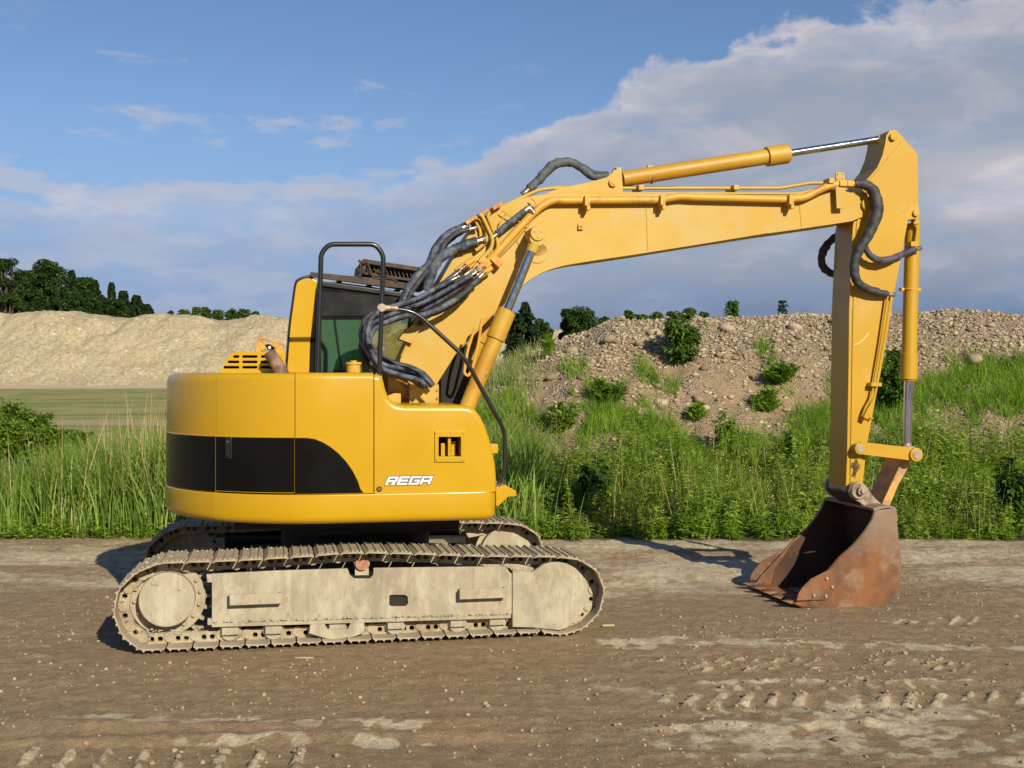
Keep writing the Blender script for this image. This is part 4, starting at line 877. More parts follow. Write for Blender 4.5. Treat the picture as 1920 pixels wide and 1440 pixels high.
BX = np.array([-260, -120, -57, -25, -10, 10, 60, 200]); BZ = np.array([9.2, 8.9, 8.65, 7.9, 7.4, 6.6, 6.0, 5.0])
def bank_h(x, y):
    cr = np.interp(x, BX, BZ) + .75 * (np.abs(np.sin(x * .30 + 2.2 * fbm(x * .06, x * 0, 2, 2))) - .5) * ss(-x, 10, 25) + (fbm(x * .8, y * .8, 2, 3) - .5) * .5
    t = ss(y, 117, 131); t = .55 * t + .45 * np.clip((y - 118) / 12.5, 0, 1)
    return .55 + (cr - .55) * t * ss(y, 190, 150) + (fbm(x * .35, y * .35, 4, 5) - .5) * 1.5 * ss(y, 116, 122) * (1 - ss(y, 129, 131.5) * .75)
def surf(x, y):
    return np.maximum(ground_h(x, y), mound_h(x, y))
def hit(px, py, y0=13.5, y1=60):           # where the line of sight through an image point meets the ground or mound
    ys = np.arange(y0, y1, .02); xs = (px - 960) / F * ys; zs = CH - (py - HOR) / F * ys
    g_ = surf(xs, ys); k = np.nonzero(zs <= g_)[0]
    i = k[0] if len(k) else -1
    return Vector((xs[i], ys[i], g_[i]))

def np_mesh(name, V, quads, m, parent=None, tris=None, attrs=None, smooth=False):
    me = bpy.data.meshes.new(name); nq = 0 if quads is None else len(quads); nt = 0 if tris is None else len(tris)
    me.vertices.add(len(V)); me.vertices.foreach_set('co', np.asarray(V, dtype=np.float32).ravel())
    idx = np.concatenate([q.ravel() for q in (quads, tris) if q is not None]); me.loops.add(len(idx)); me.loops.foreach_set('vertex_index', idx.astype(np.int32))
    st = np.concatenate([np.arange(nq) * 4, nq * 4 + np.arange(nt) * 3]); me.polygons.add(nq + nt); me.polygons.foreach_set('loop_start', st.astype(np.int32))
    if smooth: me.polygons.foreach_set('use_smooth', np.ones(nq + nt, bool))
    me.update(calc_edges=True)
    for k, a in (attrs or {}).items():
        at = me.attributes.new(k, 'FLOAT', 'POINT'); at.data.foreach_set('value', np.asarray(a, dtype=np.float32))
    me.materials.append(m); o = bpy.data.objects.new(name, me); link(o, parent); return o
def grid(name, xs, ys, fn, m, attrs=None):
    X, Y = np.meshgrid(xs, ys); Z = fn(X, Y); V = np.stack([X, Y, Z], -1).reshape(-1, 3); nx, ny = len(xs), len(ys)
    i = (np.arange(ny - 1)[:, None] * nx + np.arange(nx - 1)[None]).ravel(); q = np.stack([i, i + 1, i + nx + 1, i + nx], -1)
    return np_mesh(name, V, q, m, attrs={k: f(X, Y).ravel() for k, f in (attrs or {}).items()}, smooth=True)
def attr(t, name): n = nd(t, 'ShaderNodeAttribute'); n.attribute_name = name; return n.outputs['Fac']

# ---- soil of the yard and the field
def ground_mat():
    m = bpy.data.materials.new('yard_and_field_soil'); m.use_nodes = True; t = m.node_tree; p = t.nodes['Principled BSDF']
    v = nd(t, 'ShaderNodeTexCoord').outputs['Object']
    n1 = noise(t, v, 1.3, 6, .6); n2 = noise(t, v, 9, 10, .74); n4 = noise(t, v, 75, 5, .7); n3 = noise(t, mapping(t, v, (.6, 1.7, 1)), 1.5, 8, .66, .9)
    brown = mixc(t, sstep(t, n2, .35, .68), (.235, .155, .082, 1), (.385, .270, .152, 1))
    pale = mixc(t, sstep(t, n2, .35, .65), (.48, .39, .26, 1), (.70, .60, .43, 1))
    du = mth(t, 'ADD', attr(t, 'dust'), mth(t, 'MULTIPLY', mth(t, 'SUBTRACT', n3, .5), .9))
    du = mth(t, 'ADD', du, mth(t, 'MULTIPLY', mth(t, 'SUBTRACT', n2, .5), .55))
    c = mixc(t, sstep(t, du, .30, .78), brown, pale)
    c = mixc(t, mth(t, 'MULTIPLY', sstep(t, n1, .52, .68), .35), c, (.23, .14, .07, 1))
    c = mixc(t, mth(t, 'MULTIPLY', sstep(t, n4, .46, .62), .62), c, mixc(t, noise(t, v, 31, 2), (.15, .10, .06, 1), (.58, .49, .35, 1)))
    # small stones and grains
    vo = nd(t, 'ShaderNodeTexVoronoi'); setin(t, vo, 'Vector', v); vo.inputs['Scale'].default_value = 48
    gr = mth(t, 'MULTIPLY', sstep(t, vo.outputs['Distance'], .36, .20), sstep(t, mth(t, 'ADD', noise(t, v, 30, 3), mth(t, 'MULTIPLY', mth(t, 'SUBTRACT', n1, .5), .6)), .50, .58))
    c = mixc(t, mth(t, 'MULTIPLY', gr, .75), c, mixc(t, noise(t, v, 70, 1), (.22, .17, .11, 1), (.62, .54, .42, 1)))
    gfar = mixc(t, sstep(t, noise(t, mapping(t, v, (.25, 1, 1)), .9, 8, .7), .40, .62), (.15, .20, .035, 1), (.33, .33, .11, 1))
    gfar = mixc(t, mth(t, 'MULTIPLY', sstep(t, noise(t, mapping(t, v, (.25, .6, 1)), .38, 8, .7, .6), .48, .60), .75), gfar, (.36, .285, .15, 1))
    track = mixc(t, n2, (.52, .42, .28, 1), (.60, .50, .35, 1))
    c = mixc(t, attr(t, 'grass'), c, gfar); c = mixc(t, attr(t, 'track'), c, track)
    c = mixc(t, attr(t, 'litter'), c, mixc(t, n2, (.07, .055, .025, 1), (.13, .12, .04, 1)))
    setin(t, p, 'Base Color', c); p.inputs['Roughness'].default_value = .9; p.inputs['Specular IOR Level'].default_value = .25
    b = nd(t, 'ShaderNodeBump'); b.inputs['Strength'].default_value = .9; b.inputs['Distance'].default_value = .028
    hgt = mth(t, 'ADD', mth(t, 'ADD', noise(t, v, 24, 9, .8), mth(t, 'MULTIPLY', n4, .30)), mth(t, 'MULTIPLY', gr, .25)); setin(t, b, 'Height', hgt); t.links.new(b.outputs[0], p.inputs['Normal'])
    return m
def dust_f(x, y):
    _, m = prints(x, y)
    brk = .25 + 1.5 * ss(fbm(x * 9, y * 9, 3, 4), .36, .62) * (.55 + .9 * fbm(x * 2.2, y * 3.5, 1, 3))
    m = m * (.3 + 1.1 * ss(fbm(x * 16, y * 16, 5, 3), .34, .58))
    d = m * .85 + .46 * ss(y, 9.6, 11.2) + .16 * ss(y, 8.2, 9.2) * ss(x, 0, 2)
    g_ = lambda a, w: np.exp(-(a / w) ** 2)
    base = d; d = 0
    d = d + 1.25 * g_(y - (6.52 - .10 * (x + 1.2) * .5 + .05 * np.sin(x * 3)), .10) * ss(x, -2.3, -1.7) * ss(x, -.1, -.9) + 1.0 * g_(y - (6.22 + .03 * np.sin(x * 4)), .07) * ss(x, -2.0, -1.4) * ss(x, 0, -.7)
    d = d + .8 * g_(y - 6.62, .09) * ss(x, -2.9, -2.5) * ss(x, -1.9, -2.3) + .6 * g_(y - (8.55 - .10 * (x - 1)), .16) * ss(x, .1, 1.0) * ss(x, 6, 3)
    d = d + .5 * g_(y - (6.2 - .1 * x * .3), .35) * ss(x, .5, 1.4) + .30 * g_(y - 9.35, .18) * ss(x, -2.9, -3.4) + .22 * g_(y - 7.0, .3) * ss(x, -1.3, -2.4)
    d = base + d * brk
    d = d + .22 * ss(fbm(x * 1.1, y * 1.8, 7, 4), .52, .66) * ss(y, 9.5, 8.0) * brk * (.35 + .65 * ss(x, -.5, 1.5))
    d = d + (fbm(x * .6 + y * .25, y * 1.9, 6, 6) - .5) * 1.0 + (fbm(x * 1.5, y * 1.5, 1, 4) - .5) * .35 - .30 * g_(y - 9.9, .45) * ss(x, .5, 2) * ss(x, 8, 5)
    return d
def nonuni(a, b, n, ext, lim):             # even spacing in the middle, growing outwards
    c = np.linspace(a, b, n); st = c[1] - c[0]; hi = [b]; s_ = st
    while hi[-1] < lim[1]: s_ *= ext; hi.append(hi[-1] + s_)
    lo = [a]; s_ = st
    while lo[-1] > lim[0]: s_ *= ext; lo.append(lo[-1] - s_)
    return np.array(lo[:0:-1] + list(c) + hi[1:])
gxs = nonuni(-6.6, 6.6, 620, 1.10, (-900, 900)); gys = nonuni(5.0, 14.2, 470, 1.06, (-60, 1500))
gr = grid('ground', gxs, gys, ground_h, ground_mat(), {
    'dust': dust_f, 'grass': lambda x, y: ss(y, 16.5, 19), 'track': lambda x, y: ss(y, 96, 100) * ss(y, 124, 119) * .9 + .9 * ss(y, 40, 41.5) * ss(y, 46, 43) * .25,
    'litter': lambda x, y: ss(y, edge_y(x) - .05, edge_y(x) + .25) * ss(y, 19, 16)})
tag(gr, kind='structure')
# ---- stone mound
def mound_mat():
    m = bpy.data.materials.new('mound_gravel'); m.use_nodes = True; t = m.node_tree; p = t.nodes['Principled BSDF']
    v = nd(t, 'ShaderNodeTexCoord').outputs['Object']
    def cells(sc):
        vo = nd(t, 'ShaderNodeTexVoronoi'); setin(t, vo, 'Vector', v); vo.inputs['Scale'].default_value = sc
        return vo
    a, b_ = cells(11), cells(27); n2 = noise(t, v, 2.2, 7, .62)
    soil = mixc(t, noise(t, v, 30, 6, .7), (.20, .140, .085, 1), (.36, .27, .175, 1))
    st = mixc(t, nd(t, 'ShaderNodeSeparateColor').outputs[0], (0, 0, 0, 1), (1, 1, 1, 1)) if False else None
    s1 = nd(t, 'ShaderNodeSeparateColor'); setin(t, s1, 0, a.outputs['Color']); s2 = nd(t, 'ShaderNodeSeparateColor'); setin(t, s2, 0, b_.outputs['Color'])
    c1 = mixc(t, s1.outputs[0], (.27, .215, .15, 1), (.60, .52, .40, 1)); c2 = mixc(t, s2.outputs[1], (.25, .195, .13, 1), (.58, .49, .37, 1))
    stony = mth(t, 'ADD', attr(t, 'stony'), mth(t, 'MULTIPLY', mth(t, 'SUBTRACT', n2, .5), .9))
    k1 = mth(t, 'MULTIPLY', sstep(t, a.outputs['Distance'], .55, .40), sstep(t, mth(t, 'ADD', s1.outputs[1], stony), .75, .95))
    k2 = mth(t, 'MULTIPLY', sstep(t, b_.outputs['Distance'], .60, .42), sstep(t, mth(t, 'ADD', s2.outputs[2], stony), .62, .85))
    c = mixc(t, k2, soil, c2); c = mixc(t, k1, c, c1); setin(t, p, 'Base Color', c); p.inputs['Roughness'].default_value = .9; p.inputs['Specular IOR Level'].default_value = .2
    hgt = mth(t, 'ADD', mth(t, 'MULTIPLY', mth(t, 'SUBTRACT', 1.0, a.outputs['Distance']), mth(t, 'MULTIPLY', k1, 1.6)), mth(t, 'MULTIPLY', mth(t, 'SUBTRACT', 1.0, b_.outputs['Distance']), k2))
    b = nd(t, 'ShaderNodeBump'); b.inputs['Strength'].default_value = 1.0; b.inputs['Distance'].default_value = .05; setin(t, b, 'Height', mth(t, 'ADD', hgt, mth(t, 'MULTIPLY', noise(t, v, 22, 6, .7), .5))); t.links.new(b.outputs[0], p.inputs['Normal'])
    return m
mo = grid('stone_mound', nonuni(-3.6, 12.5, 400, 1.08, (-6.2, 45)), nonuni(14.0, 25, 300, 1.08, (13.9, 50)), mound_h, mound_mat(), {'stony': lambda x, y: .05 + .55 * ss(mound_h(x, y), 1.9, 2.7)})
tag(mo, kind='structure')
# ---- far gravel bank
def bank_mat():
    m = bpy.data.materials.new('bank_gravel'); m.use_nodes = True; t = m.node_tree; p = t.nodes['Principled BSDF']
    v = nd(t, 'ShaderNodeTexCoord').outputs['Object']
    n1 = noise(t, v, .35, 7, .65); n2 = noise(t, mapping(t, v, (1, 1, .6)), 3.0, 8, .75); n3 = noise(t, v, .09, 4, .5)
    c = mixc(t, sstep(t, n2, .36, .64), (.37, .30, .185, 1), (.60, .515, .345, 1)); c = mixc(t, mth(t, 'MULTIPLY', sstep(t, n1, .48, .64), .35), c, (.48, .40, .27, 1))
    c = mixc(t, mth(t, 'MULTIPLY', sstep(t, n3, .5, .62), .35), c, (.58, .47, .30, 1))
    vo = nd(t, 'ShaderNodeTexVoronoi'); setin(t, vo, 'Vector', v); vo.inputs['Scale'].default_value = 2.6
    sc = nd(t, 'ShaderNodeSeparateColor'); setin(t, sc, 0, vo.outputs['Color'])
    k = mth(t, 'MULTIPLY', sstep(t, vo.outputs['Distance'], .45, .25), sstep(t, mth(t, 'ADD', sc.outputs[0], mth(t, 'MULTIPLY', n1, .5)), 1.02, 1.1))
    c = mixc(t, k, c, mixc(t, sc.outputs[1], (.26, .21, .15, 1), (.76, .70, .56, 1)))
    setin(t, p, 'Base Color', c); p.inputs['Roughness'].default_value = .95; p.inputs['Specular IOR Level'].default_value = .1
    b = nd(t, 'ShaderNodeBump'); b.inputs['Strength'].default_value = .8; b.inputs['Distance'].default_value = .5; setin(t, b, 'Height', n2); t.links.new(b.outputs[0], p.inputs['Normal'])
    return m
bk_ = grid('gravel_bank', np.concatenate([np.linspace(-260, -72, 160), np.linspace(-71.8, 24, 480), np.linspace(24.5, 180, 100)]), np.linspace(115.5, 195, 130) if False else np.concatenate([np.linspace(115.5, 133, 90), np.linspace(134, 195, 30)]), bank_h, bank_mat())
tag(bk_, kind='structure')

# ------------------------------------------------------------------ stones
def stone_proto(seed, sub=2):
    bm = bmesh.new(); bmesh.ops.create_icosphere(bm, subdivisions=sub, radius=1); r = np.random.default_rng(seed); k = r.uniform(.8, 2.0, 3); ph = r.uniform(0, 6, 6)
    for v in bm.verts:
        c = v.co; f = 1 + .10 * math.sin(2.1 * c.x + ph[0]) * math.sin(1.8 * c.y + ph[1]) + .09 * math.sin(3.2 * c.z + ph[2] + c.x) + .05 * math.sin(5 * c.y + ph[3])
        v.co = c * f
    V = np.array([v.co[:] for v in bm.verts]); T = np.array([[v.index for v in f.verts] for f in bm.faces]); bm.free(); return V, T
def stone_mat(name, a, b, c_):
    m = bpy.data.materials.new(name); m.use_nodes = True; t = m.node_tree; p = t.nodes['Principled BSDF']; v = nd(t, 'ShaderNodeTexCoord').outputs['Object']
    oi = nd(t, 'ShaderNodeObjectInfo'); tt = mth(t, 'FRACT', mth(t, 'ADD', attr(t, 'tint'), oi.outputs['Random']))
    r = nd(t, 'ShaderNodeValToRGB'); setin(t, r, 0, tt); e = r.color_ramp.elements; e[0].color = (*a, 1); e[1].color = (*c_, 1); n = e.new(.5); n.color = (*b, 1)
    c = mixc(t, mth(t, 'MULTIPLY', noise(t, v, 14, 6, .7), .5), r.outputs[0], (.20, .15, .10, 1)); setin(t, p, 'Base Color', c); p.inputs['Roughness'].default_value = .85
    bb = nd(t, 'ShaderNodeBump'); bb.inputs['Strength'].default_value = .5; bb.inputs['Distance'].default_value = .02; setin(t, bb, 'Height', noise(t, v, 25, 5)); t.links.new(bb.outputs[0], p.inputs['Normal']); return m
stm = stone_mat('river_stone', (.20, .15, .095), (.38, .30, .195), (.54, .455, .32))
protos = [stone_proto(s, 1) for s in range(6)]
def stones_mesh(name, pts, size, m, flat=.55, sink=.25, sub=None):
    n = len(pts); which = rng.integers(0, 6, n); Vs = []; Ts = []; A = []; off = 0
    ang = rng.uniform(0, 6.28, n); sx = size * rng.uniform(.8, 1.35, n); sy = size * rng.uniform(.7, 1.0, n); sz = size * rng.uniform(flat * .7, flat * 1.25, n); tn = rng.random(n)
    for w in range(6):
        idx = np.nonzero(which == w)[0]
        if not len(idx): continue
        V, T = protos[w]; nv = len(V); x = V[None, :, 0] * sx[idx, None]; y = V[None, :, 1] * sy[idx, None]; z = V[None, :, 2] * sz[idx, None]
        ca, sa = np.cos(ang[idx])[:, None], np.sin(ang[idx])[:, None]
        Q = np.stack([x * ca - y * sa + pts[idx, 0:1], x * sa + y * ca + pts[idx, 1:2], z + pts[idx, 2:3] + sz[idx, None] * (1 - 2 * sink)], -1).reshape(-1, 3)
        Ts.append((T[None] + (np.arange(len(idx)) * nv)[:, None, None]).reshape(-1, 3) + off); Vs.append(Q); A.append(np.repeat(tn[idx], nv)); off += len(Q)
    return np_mesh(name, np.concatenate(Vs), None, m, tris=np.concatenate(Ts), attrs={'tint': np.concatenate(A)}, smooth=False)
# pebbles of the yard
N = 15000; yy = 4.6 + 9.0 * rng.random(N) ** 1.15; xx = rng.uniform(-1, 1, N) * (yy * .47 + .6)
keep = (fbm(xx * 1.2, yy * 2.2, 5, 3) - .04 + rng.random(N) * .22 + .35 * (fbm(xx * .6, yy * 1.2, 7, 3) - .5) + .12 * ss(yy, 10, 13) + .12 * ss(xx, .5, 3) * ss(yy, 7, 6)) > .66; xx, yy = xx[keep], yy[keep]
U_ = (xx - EX) * cT + (yy - EY) * sT; V_ = -(xx - EX) * sT + (yy - EY) * cT; keep = ~((np.abs(U_) < 1.85) & (np.abs(V_) < 1.3)); xx, yy = xx[keep], yy[keep]
sz_ = .0025 + .012 * rng.random(len(xx)) ** 5
peb = stones_mesh('gravel', np.stack([xx, yy, ground_h(xx, yy)], -1), sz_, stone_mat('pebble_stone', (.26, .185, .115), (.36, .27, .17), (.50, .41, .29)), .7, .3); tag(peb, kind='stuff')
N = 9000; yy = rng.uniform(5.2, 9.0, N); xx = rng.uniform(-3.5, 4.4, N); keep = (rng.random(N) < prints(xx, yy)[1] * .8 + .10); xx, yy = xx[keep], yy[keep]
clod = stones_mesh('soil_clods', np.stack([xx, yy, ground_h(xx, yy)], -1), .004 + .014 * rng.random(len(xx)) ** 3, stone_mat('clod_soil', (.20, .135, .078), (.30, .215, .13), (.42, .33, .22)), .8, .35); tag(clod, kind='stuff')
# a few single stones that stand out in the yard
def single_stone(name, px, py, s, label, flat=.6):
    Y = F * CH / (py - HOR); X = (px - 960) / F * Y; V, T = stone_proto(int(px), 2)
    o = np_mesh(name, V * np.array([1, .8, flat]), None, stm, tris=T, attrs={'tint': np.full(len(V), .5)}, smooth=True)
    o.location = (X, Y, float(ground_h(np.array([X]), np.array([Y]))[0]) + s * flat * .5); o.scale = (s, s, s); o.rotation_euler = (0, 0, px); tag(o, label, 'stone'); return o
single_stone('stone', 845, 1314, .020, 'small pale stone alone on smooth brown dirt below the track')
single_stone('stone', 1236, 1363, .022, 'dark brown rounded stone on the dirt at the bottom, below the right track prints')
single_stone('stone', 1163, 1275, .017, 'small tan stone on the dirt to the left of the track prints')
single_stone('stone', 972, 1277, .018, 'whitish stone on brown dirt near the middle of the foreground')
single_stone('stone', 1568, 1385, .024, 'pale angular stone on the gravelly dirt below the right track prints')
single_stone('stone', 1804, 1242, .020, 'tan stone on the grey dirt at the far right of the foreground')
tw = G(); Yt = F * CH / (1176 - HOR); tw.cyl(((1130 - 960) / F * Yt, Yt, .012), ((1152 - 960) / F * Yt, Yt - .01, .016), .011, n=8); o = tw.obj('wood_chip', mat('pale_wood', (.42, .33, .18), .7, 0)); tag(o, 'short pale piece of wood on the dirt beside the right end of the track', 'wood')
tw = G(); Yt = F * CH / (1237 - HOR); tw.tube([((553 - 960) / F * Yt, Yt, .012), ((570 - 960) / F * Yt, Yt - .02, .018), ((588 - 960) / F * Yt, Yt, .012)], .006, 6, res=3); o = tw.obj('twig', MATS['pale_wood']); tag(o, 'thin pale twig lying on the dirt below the near track', 'twig')
def mud(parent, n, sgn):
    px_ = rng.uniform(400, 955, n); pts = []
    for x_ in px_:
        k = rng.random(); yb = 1168 - (x_ - 397) * .0285
        if k < .55: q = P(x_, yb - rng.uniform(-2, 3), -1.18)
        elif k < .8: q = P(rng.choice([rng.uniform(430, 528), rng.uniform(862, 950)]), 1115 - 0, -1.22)
        else: q = P(rng.uniform(260, 370), 1185 + rng.uniform(-6, 6), -1.10)
        pts.append((q.x, q.y * (1 if sgn < 0 else -1), q.z))
    pts = np.array(pts); o = stones_mesh('caked_mud', pts, .005 + .012 * rng.random(n) ** 2, MATS['dusty_frame_steel'], .6, .5); o.parent = parent; o['kind'] = 'stuff'
frames = [o for o in ex.children if o.name.startswith('track_frame')]
mud(frames[0], 420, -1)
# boulders of the mound, one object each
bp = []
for s in range(8):
    V, T = stone_proto(40 + s, 2); bp.append((V, T))
protomesh = []
for i, (V, T) in enumerate(bp):
    o = np_mesh('boulder', V * np.array([1, .75, .50 + .05 * (i % 4)]), None, stm, tris=T, attrs={'tint': np.full(len(V), i / 8)}, smooth=True); protomesh.append(o.data); bpy.data.objects.remove(o)
def boulder(x, y, s, label, i, z=None, grp='boulders scattered over the stone mound'):
    o = bpy.data.objects.new('boulder', protomesh[i % 8]); link(o); zz = float(surf(np.array([x]), np.array([y]))[0]) if z is None else z
    o.location = (x, y, zz + s * .18); o.scale = (s, s, s); o.rotation_euler = (rng.uniform(-.3, .3), rng.uniform(-.3, .3), rng.uniform(0, 6.28)); tag(o, label, 'boulder', grp); return o
named = [(1070, 663, .165, 'long pale flat boulder lying low on the left end of the stone mound'), (1034, 712, .115, 'pale oval boulder low on the left slope of the mound above the grass'), (1092, 712, .10, 'rounded pale boulder on the slope just right of the pale oval one'),
         (1142, 640, .135, 'grey white boulder near the top of the mound left of the sapling'), (1180, 658, .085, 'small dark boulder below the heap of stones left of the sapling'), (1239, 758, .125, 'pale rounded boulder at the edge of the grass in the middle of the slope'),
         (1225, 628, .13, 'brown boulder at the crest left of the sapling'), (1205, 648, .14, 'wide grey boulder in the heap left of the sapling'), (1235, 645, .12, 'darker boulder at the right of the heap beside the sapling'), (1362, 619, .15, 'broad grey boulder near the crest right of the sapling'),
         (1490, 618, .14, 'wide pale boulder near the crest left of the arm'), (1456, 661, .10, 'dark grey boulder on the slope between the sapling and the arm'), (1361, 671, .10, 'tan boulder on the slope right of the sapling'), (1320, 692, .085, 'flat pale boulder below and right of the sapling'),
         (1827, 678, .17, 'large pale boulder at the right above the green grass'), (1322, 766, .09, 'squarish tan boulder beside the grass tuft low on the slope'), (1370, 747, .085, 'upright tan boulder low on the slope in brown soil'), (1474, 772, .085, 'tan boulder at the lower edge of the brown slope')]
for i, (px_, py_, s, lab) in enumerate(named):
    q = hit(px_, py_); o = boulder(q.x, q.y, s * q.y / 20, lab, i, grp=None)
cnt = 0
while cnt < 270:
    px_ = rng.uniform(985, 1920); py_ = 602 + (rng.random() ** 1.35) * 175
    if 1560 < px_ < 1700 and rng.random() < .6: continue
    q = hit(px_, py_)
    if q.z < 1.15: continue
    s = .026 + .060 * rng.random() ** 2.4
    boulder(q.x, q.y, s, 'one of the many tan and grey boulders scattered over the stone mound', int(rng.integers(0, 8))); cnt += 1
# cobbles of the mound and bank as loose mass
N = 80000; xx = rng.uniform(-1.2, 13.5, N); yy = 16.5 + 8.5 * rng.random(N); zz = mound_h(xx, yy)
keep = rng.random(N) < (.18 + .95 * ss(zz, 1.7, 2.5)) * (.35 + .9 * ss(fbm(xx * 1.3, yy * 1.3, 3, 3), .35, .6)); xx, yy, zz = xx[keep], yy[keep], zz[keep]
cob = stones_mesh('cobbles', np.stack([xx, yy, zz], -1), .009 + .042 * rng.random(len(xx)) ** 3.2, stm, .7, .3); tag(cob, kind='stuff')

# ------------------------------------------------------------------ plants
def leaf_mat(name, ramp, trans=.35, rough=.55):
    m = bpy.data.materials.new(name); m.use_nodes = True; t = m.node_tree; p = t.nodes['Principled BSDF']
    r = nd(t, 'ShaderNodeValToRGB'); setin(t, r, 0, attr(t, 'tint')); e = r.color_ramp.elements
    e[0].color = (*ramp[0], 1); e[1].color = (*ramp[-1], 1)
    for i, c in enumerate(ramp[1:-1]): n = e.new((i + 1) / (len(ramp) - 1)); n.color = (*c, 1)
    setin(t, p, 'Base Color', r.outputs[0]); p.inputs['Roughness'].default_value = rough; p.inputs['Specular IOR Level'].default_value = .35
    tr = nd(t, 'ShaderNodeBsdfTranslucent'); c2 = mixc(t, 1.0, r.outputs[0], (1.25, 1.35, .55, 1), 'MULTIPLY'); setin(t, tr, 0, c2)
    mx = nd(t, 'ShaderNodeMixShader'); mx.inputs[0].default_value = trans; t.links.new(p.outputs[0], mx.inputs[1]); t.links.new(tr.outputs[0], mx.inputs[2])
    t.links.new(mx.outputs[0], t.nodes['Material Output'].inputs[0]); return m
def blades(base, h, w, lean, az, tint, segs=4, curl=1.6):
    """curved tapering grass blades; returns verts, quads, tint"""
    n = len(h); V = []; fa = rng.uniform(0, 6.28, n)
    for k in range(segs + 1):
        t = k / segs; ww = w * (1 - t ** 1.6) * .5 + .0008; r = lean * h * t ** curl; z = h * t * np.sqrt(np.maximum(.05, 1 - (lean * t) ** 2 * .5))
        cx = base[:, 0] + np.cos(az) * r; cy = base[:, 1] + np.sin(az) * r; cz = base[:, 2] + z
        for s in (-1, 1): V.append(np.stack([cx + s * np.cos(fa) * ww, cy + s * np.sin(fa) * ww, cz], -1))
    V = np.stack(V, 1); k = 2 * (segs + 1); i = np.arange(n)[:, None] * k
    q = np.concatenate([np.stack([i + 2 * j, i + 2 * j + 1, i + 2 * j + 3, i + 2 * j + 2], -1) for j in range(segs)], 1).reshape(-1, 4)
    return V.reshape(-1, 3), q, np.repeat(tint, k)
def leaves(pos, d, length, width, tint, droop=.25):
    """folded pointed leaves: 2 quads each"""
    n = len(pos); d = d / np.linalg.norm(d, axis=1, keepdims=True); up = np.array([[0, 0, 1.0]]) + rng.normal(0, .35, (n, 3))
    s = np.cross(d, up); s /= np.linalg.norm(s, axis=1, keepdims=True) + 1e-6; nn = np.cross(s, d); L_ = length[:, None]; W = width[:, None]
    mid = pos + d * L_ * .5 + nn * L_ * .06; tip = pos + d * L_ - np.array([[0, 0, 1.0]]) * L_ * droop
    a = pos + d * L_ * .38 + s * W * .5 + nn * W * .22; b = pos + d * L_ * .38 - s * W * .5 + nn * W * .22
    V = np.stack([pos, a, mid, b, tip], 1).reshape(-1, 3); i = np.arange(n)[:, None] * 5
    T = np.concatenate([np.stack([i, i + 1, i + 2], -1), np.stack([i, i + 2, i + 3], -1), np.stack([i + 1, i + 4, i + 2], -1), np.stack([i + 2, i + 4, i + 3], -1)], 1).reshape(-1, 3)
    return V, T, np.repeat(tint, 5)
class Acc:
    def __init__(s): s.V = []; s.Q = []; s.T = []; s.A = []; s.n = 0
    def add(s, V, F_, A, tri=False):
        (s.T if tri else s.Q).append(F_ + s.n); s.V.append(V); s.A.append(A); s.n += len(V)
    def obj(s, name, m, parent=None):
        return np_mesh(name, np.concatenate(s.V), np.concatenate(s.Q) if s.Q else None, m, parent, tris=np.concatenate(s.T) if s.T else None, attrs={'tint': np.concatenate(s.A)})
green = [(.070, .125, .012), (.150, .250, .024), (.25, .36, .036), (.34, .43, .065)]
reedm = leaf_mat('reed_leaf', [(.080, .145, .020), (.16, .26, .040), (.26, .37, .070), (.37, .43, .14)], .35)
strawm = leaf_mat('dry_straw', [(.30, .21, .09), (.50, .38, .18), (.62, .50, .27)], .2)
weedm = leaf_mat('weed_leaf', green, .35)
grassm = leaf_mat('fresh_grass', [(.09, .19, .012), (.17, .31, .020), (.26, .41, .032), (.34, .45, .07)], .42)
def field(n, x0, x1, y0, y1, fn=None):
    x = rng.uniform(x0, x1, n); y = rng.uniform(y0, y1, n)
    if fn is not None: k = rng.random(n) < fn(x, y); x, y = x[k], y[k]
    return np.stack([x, y, surf(x, y) - .02], -1)
# reeds on the left
topz = lambda x: np.interp(x, [-7.5, -6.6, -6.0, -5.2, -4.4, 0], [.80, .92, 1.15, 1.34, 1.50, 1.35])
b = field(19000, -8.5, .3, 13.9, 16.2, lambda x, y: .35 + .65 * ss(fbm(x * 1.4, y * 1.4, 2, 3), .35, .6)); n = len(b)
b[:, 1] = np.maximum(b[:, 1], edge_y(b[:, 0]) + .05)
hh = topz(b[:, 0]) * (.35 + .65 * rng.random(n) ** .6) * ss(b[:, 1], 13.4, 14.4) ** .35
A1 = Acc(); A1.add(*blades(b, hh, rng.uniform(.012, .026, n), rng.uniform(.05, .55, n), rng.uniform(0, 6.28, n), np.clip(rng.normal(.45, .24, n), 0, 1), 5, 2.2))
o = A1.obj('reeds', reedm); tag(o, kind='stuff')
b = field(620, -7.0, -2.8, 13.95, 16.0, lambda x, y: ss(x, -6.6, -4.4) * .9 + .12); n = len(b); A1 = Acc()
A1.add(*blades(b, topz(b[:, 0]) * rng.uniform(.70, 1.25, n), np.full(n, .012), rng.uniform(0, .30, n), rng.uniform(0, 6.28, n), rng.random(n), 4, 1.1)); o = A1.obj('dry_reed_stalks', strawm); tag(o, kind='stuff')
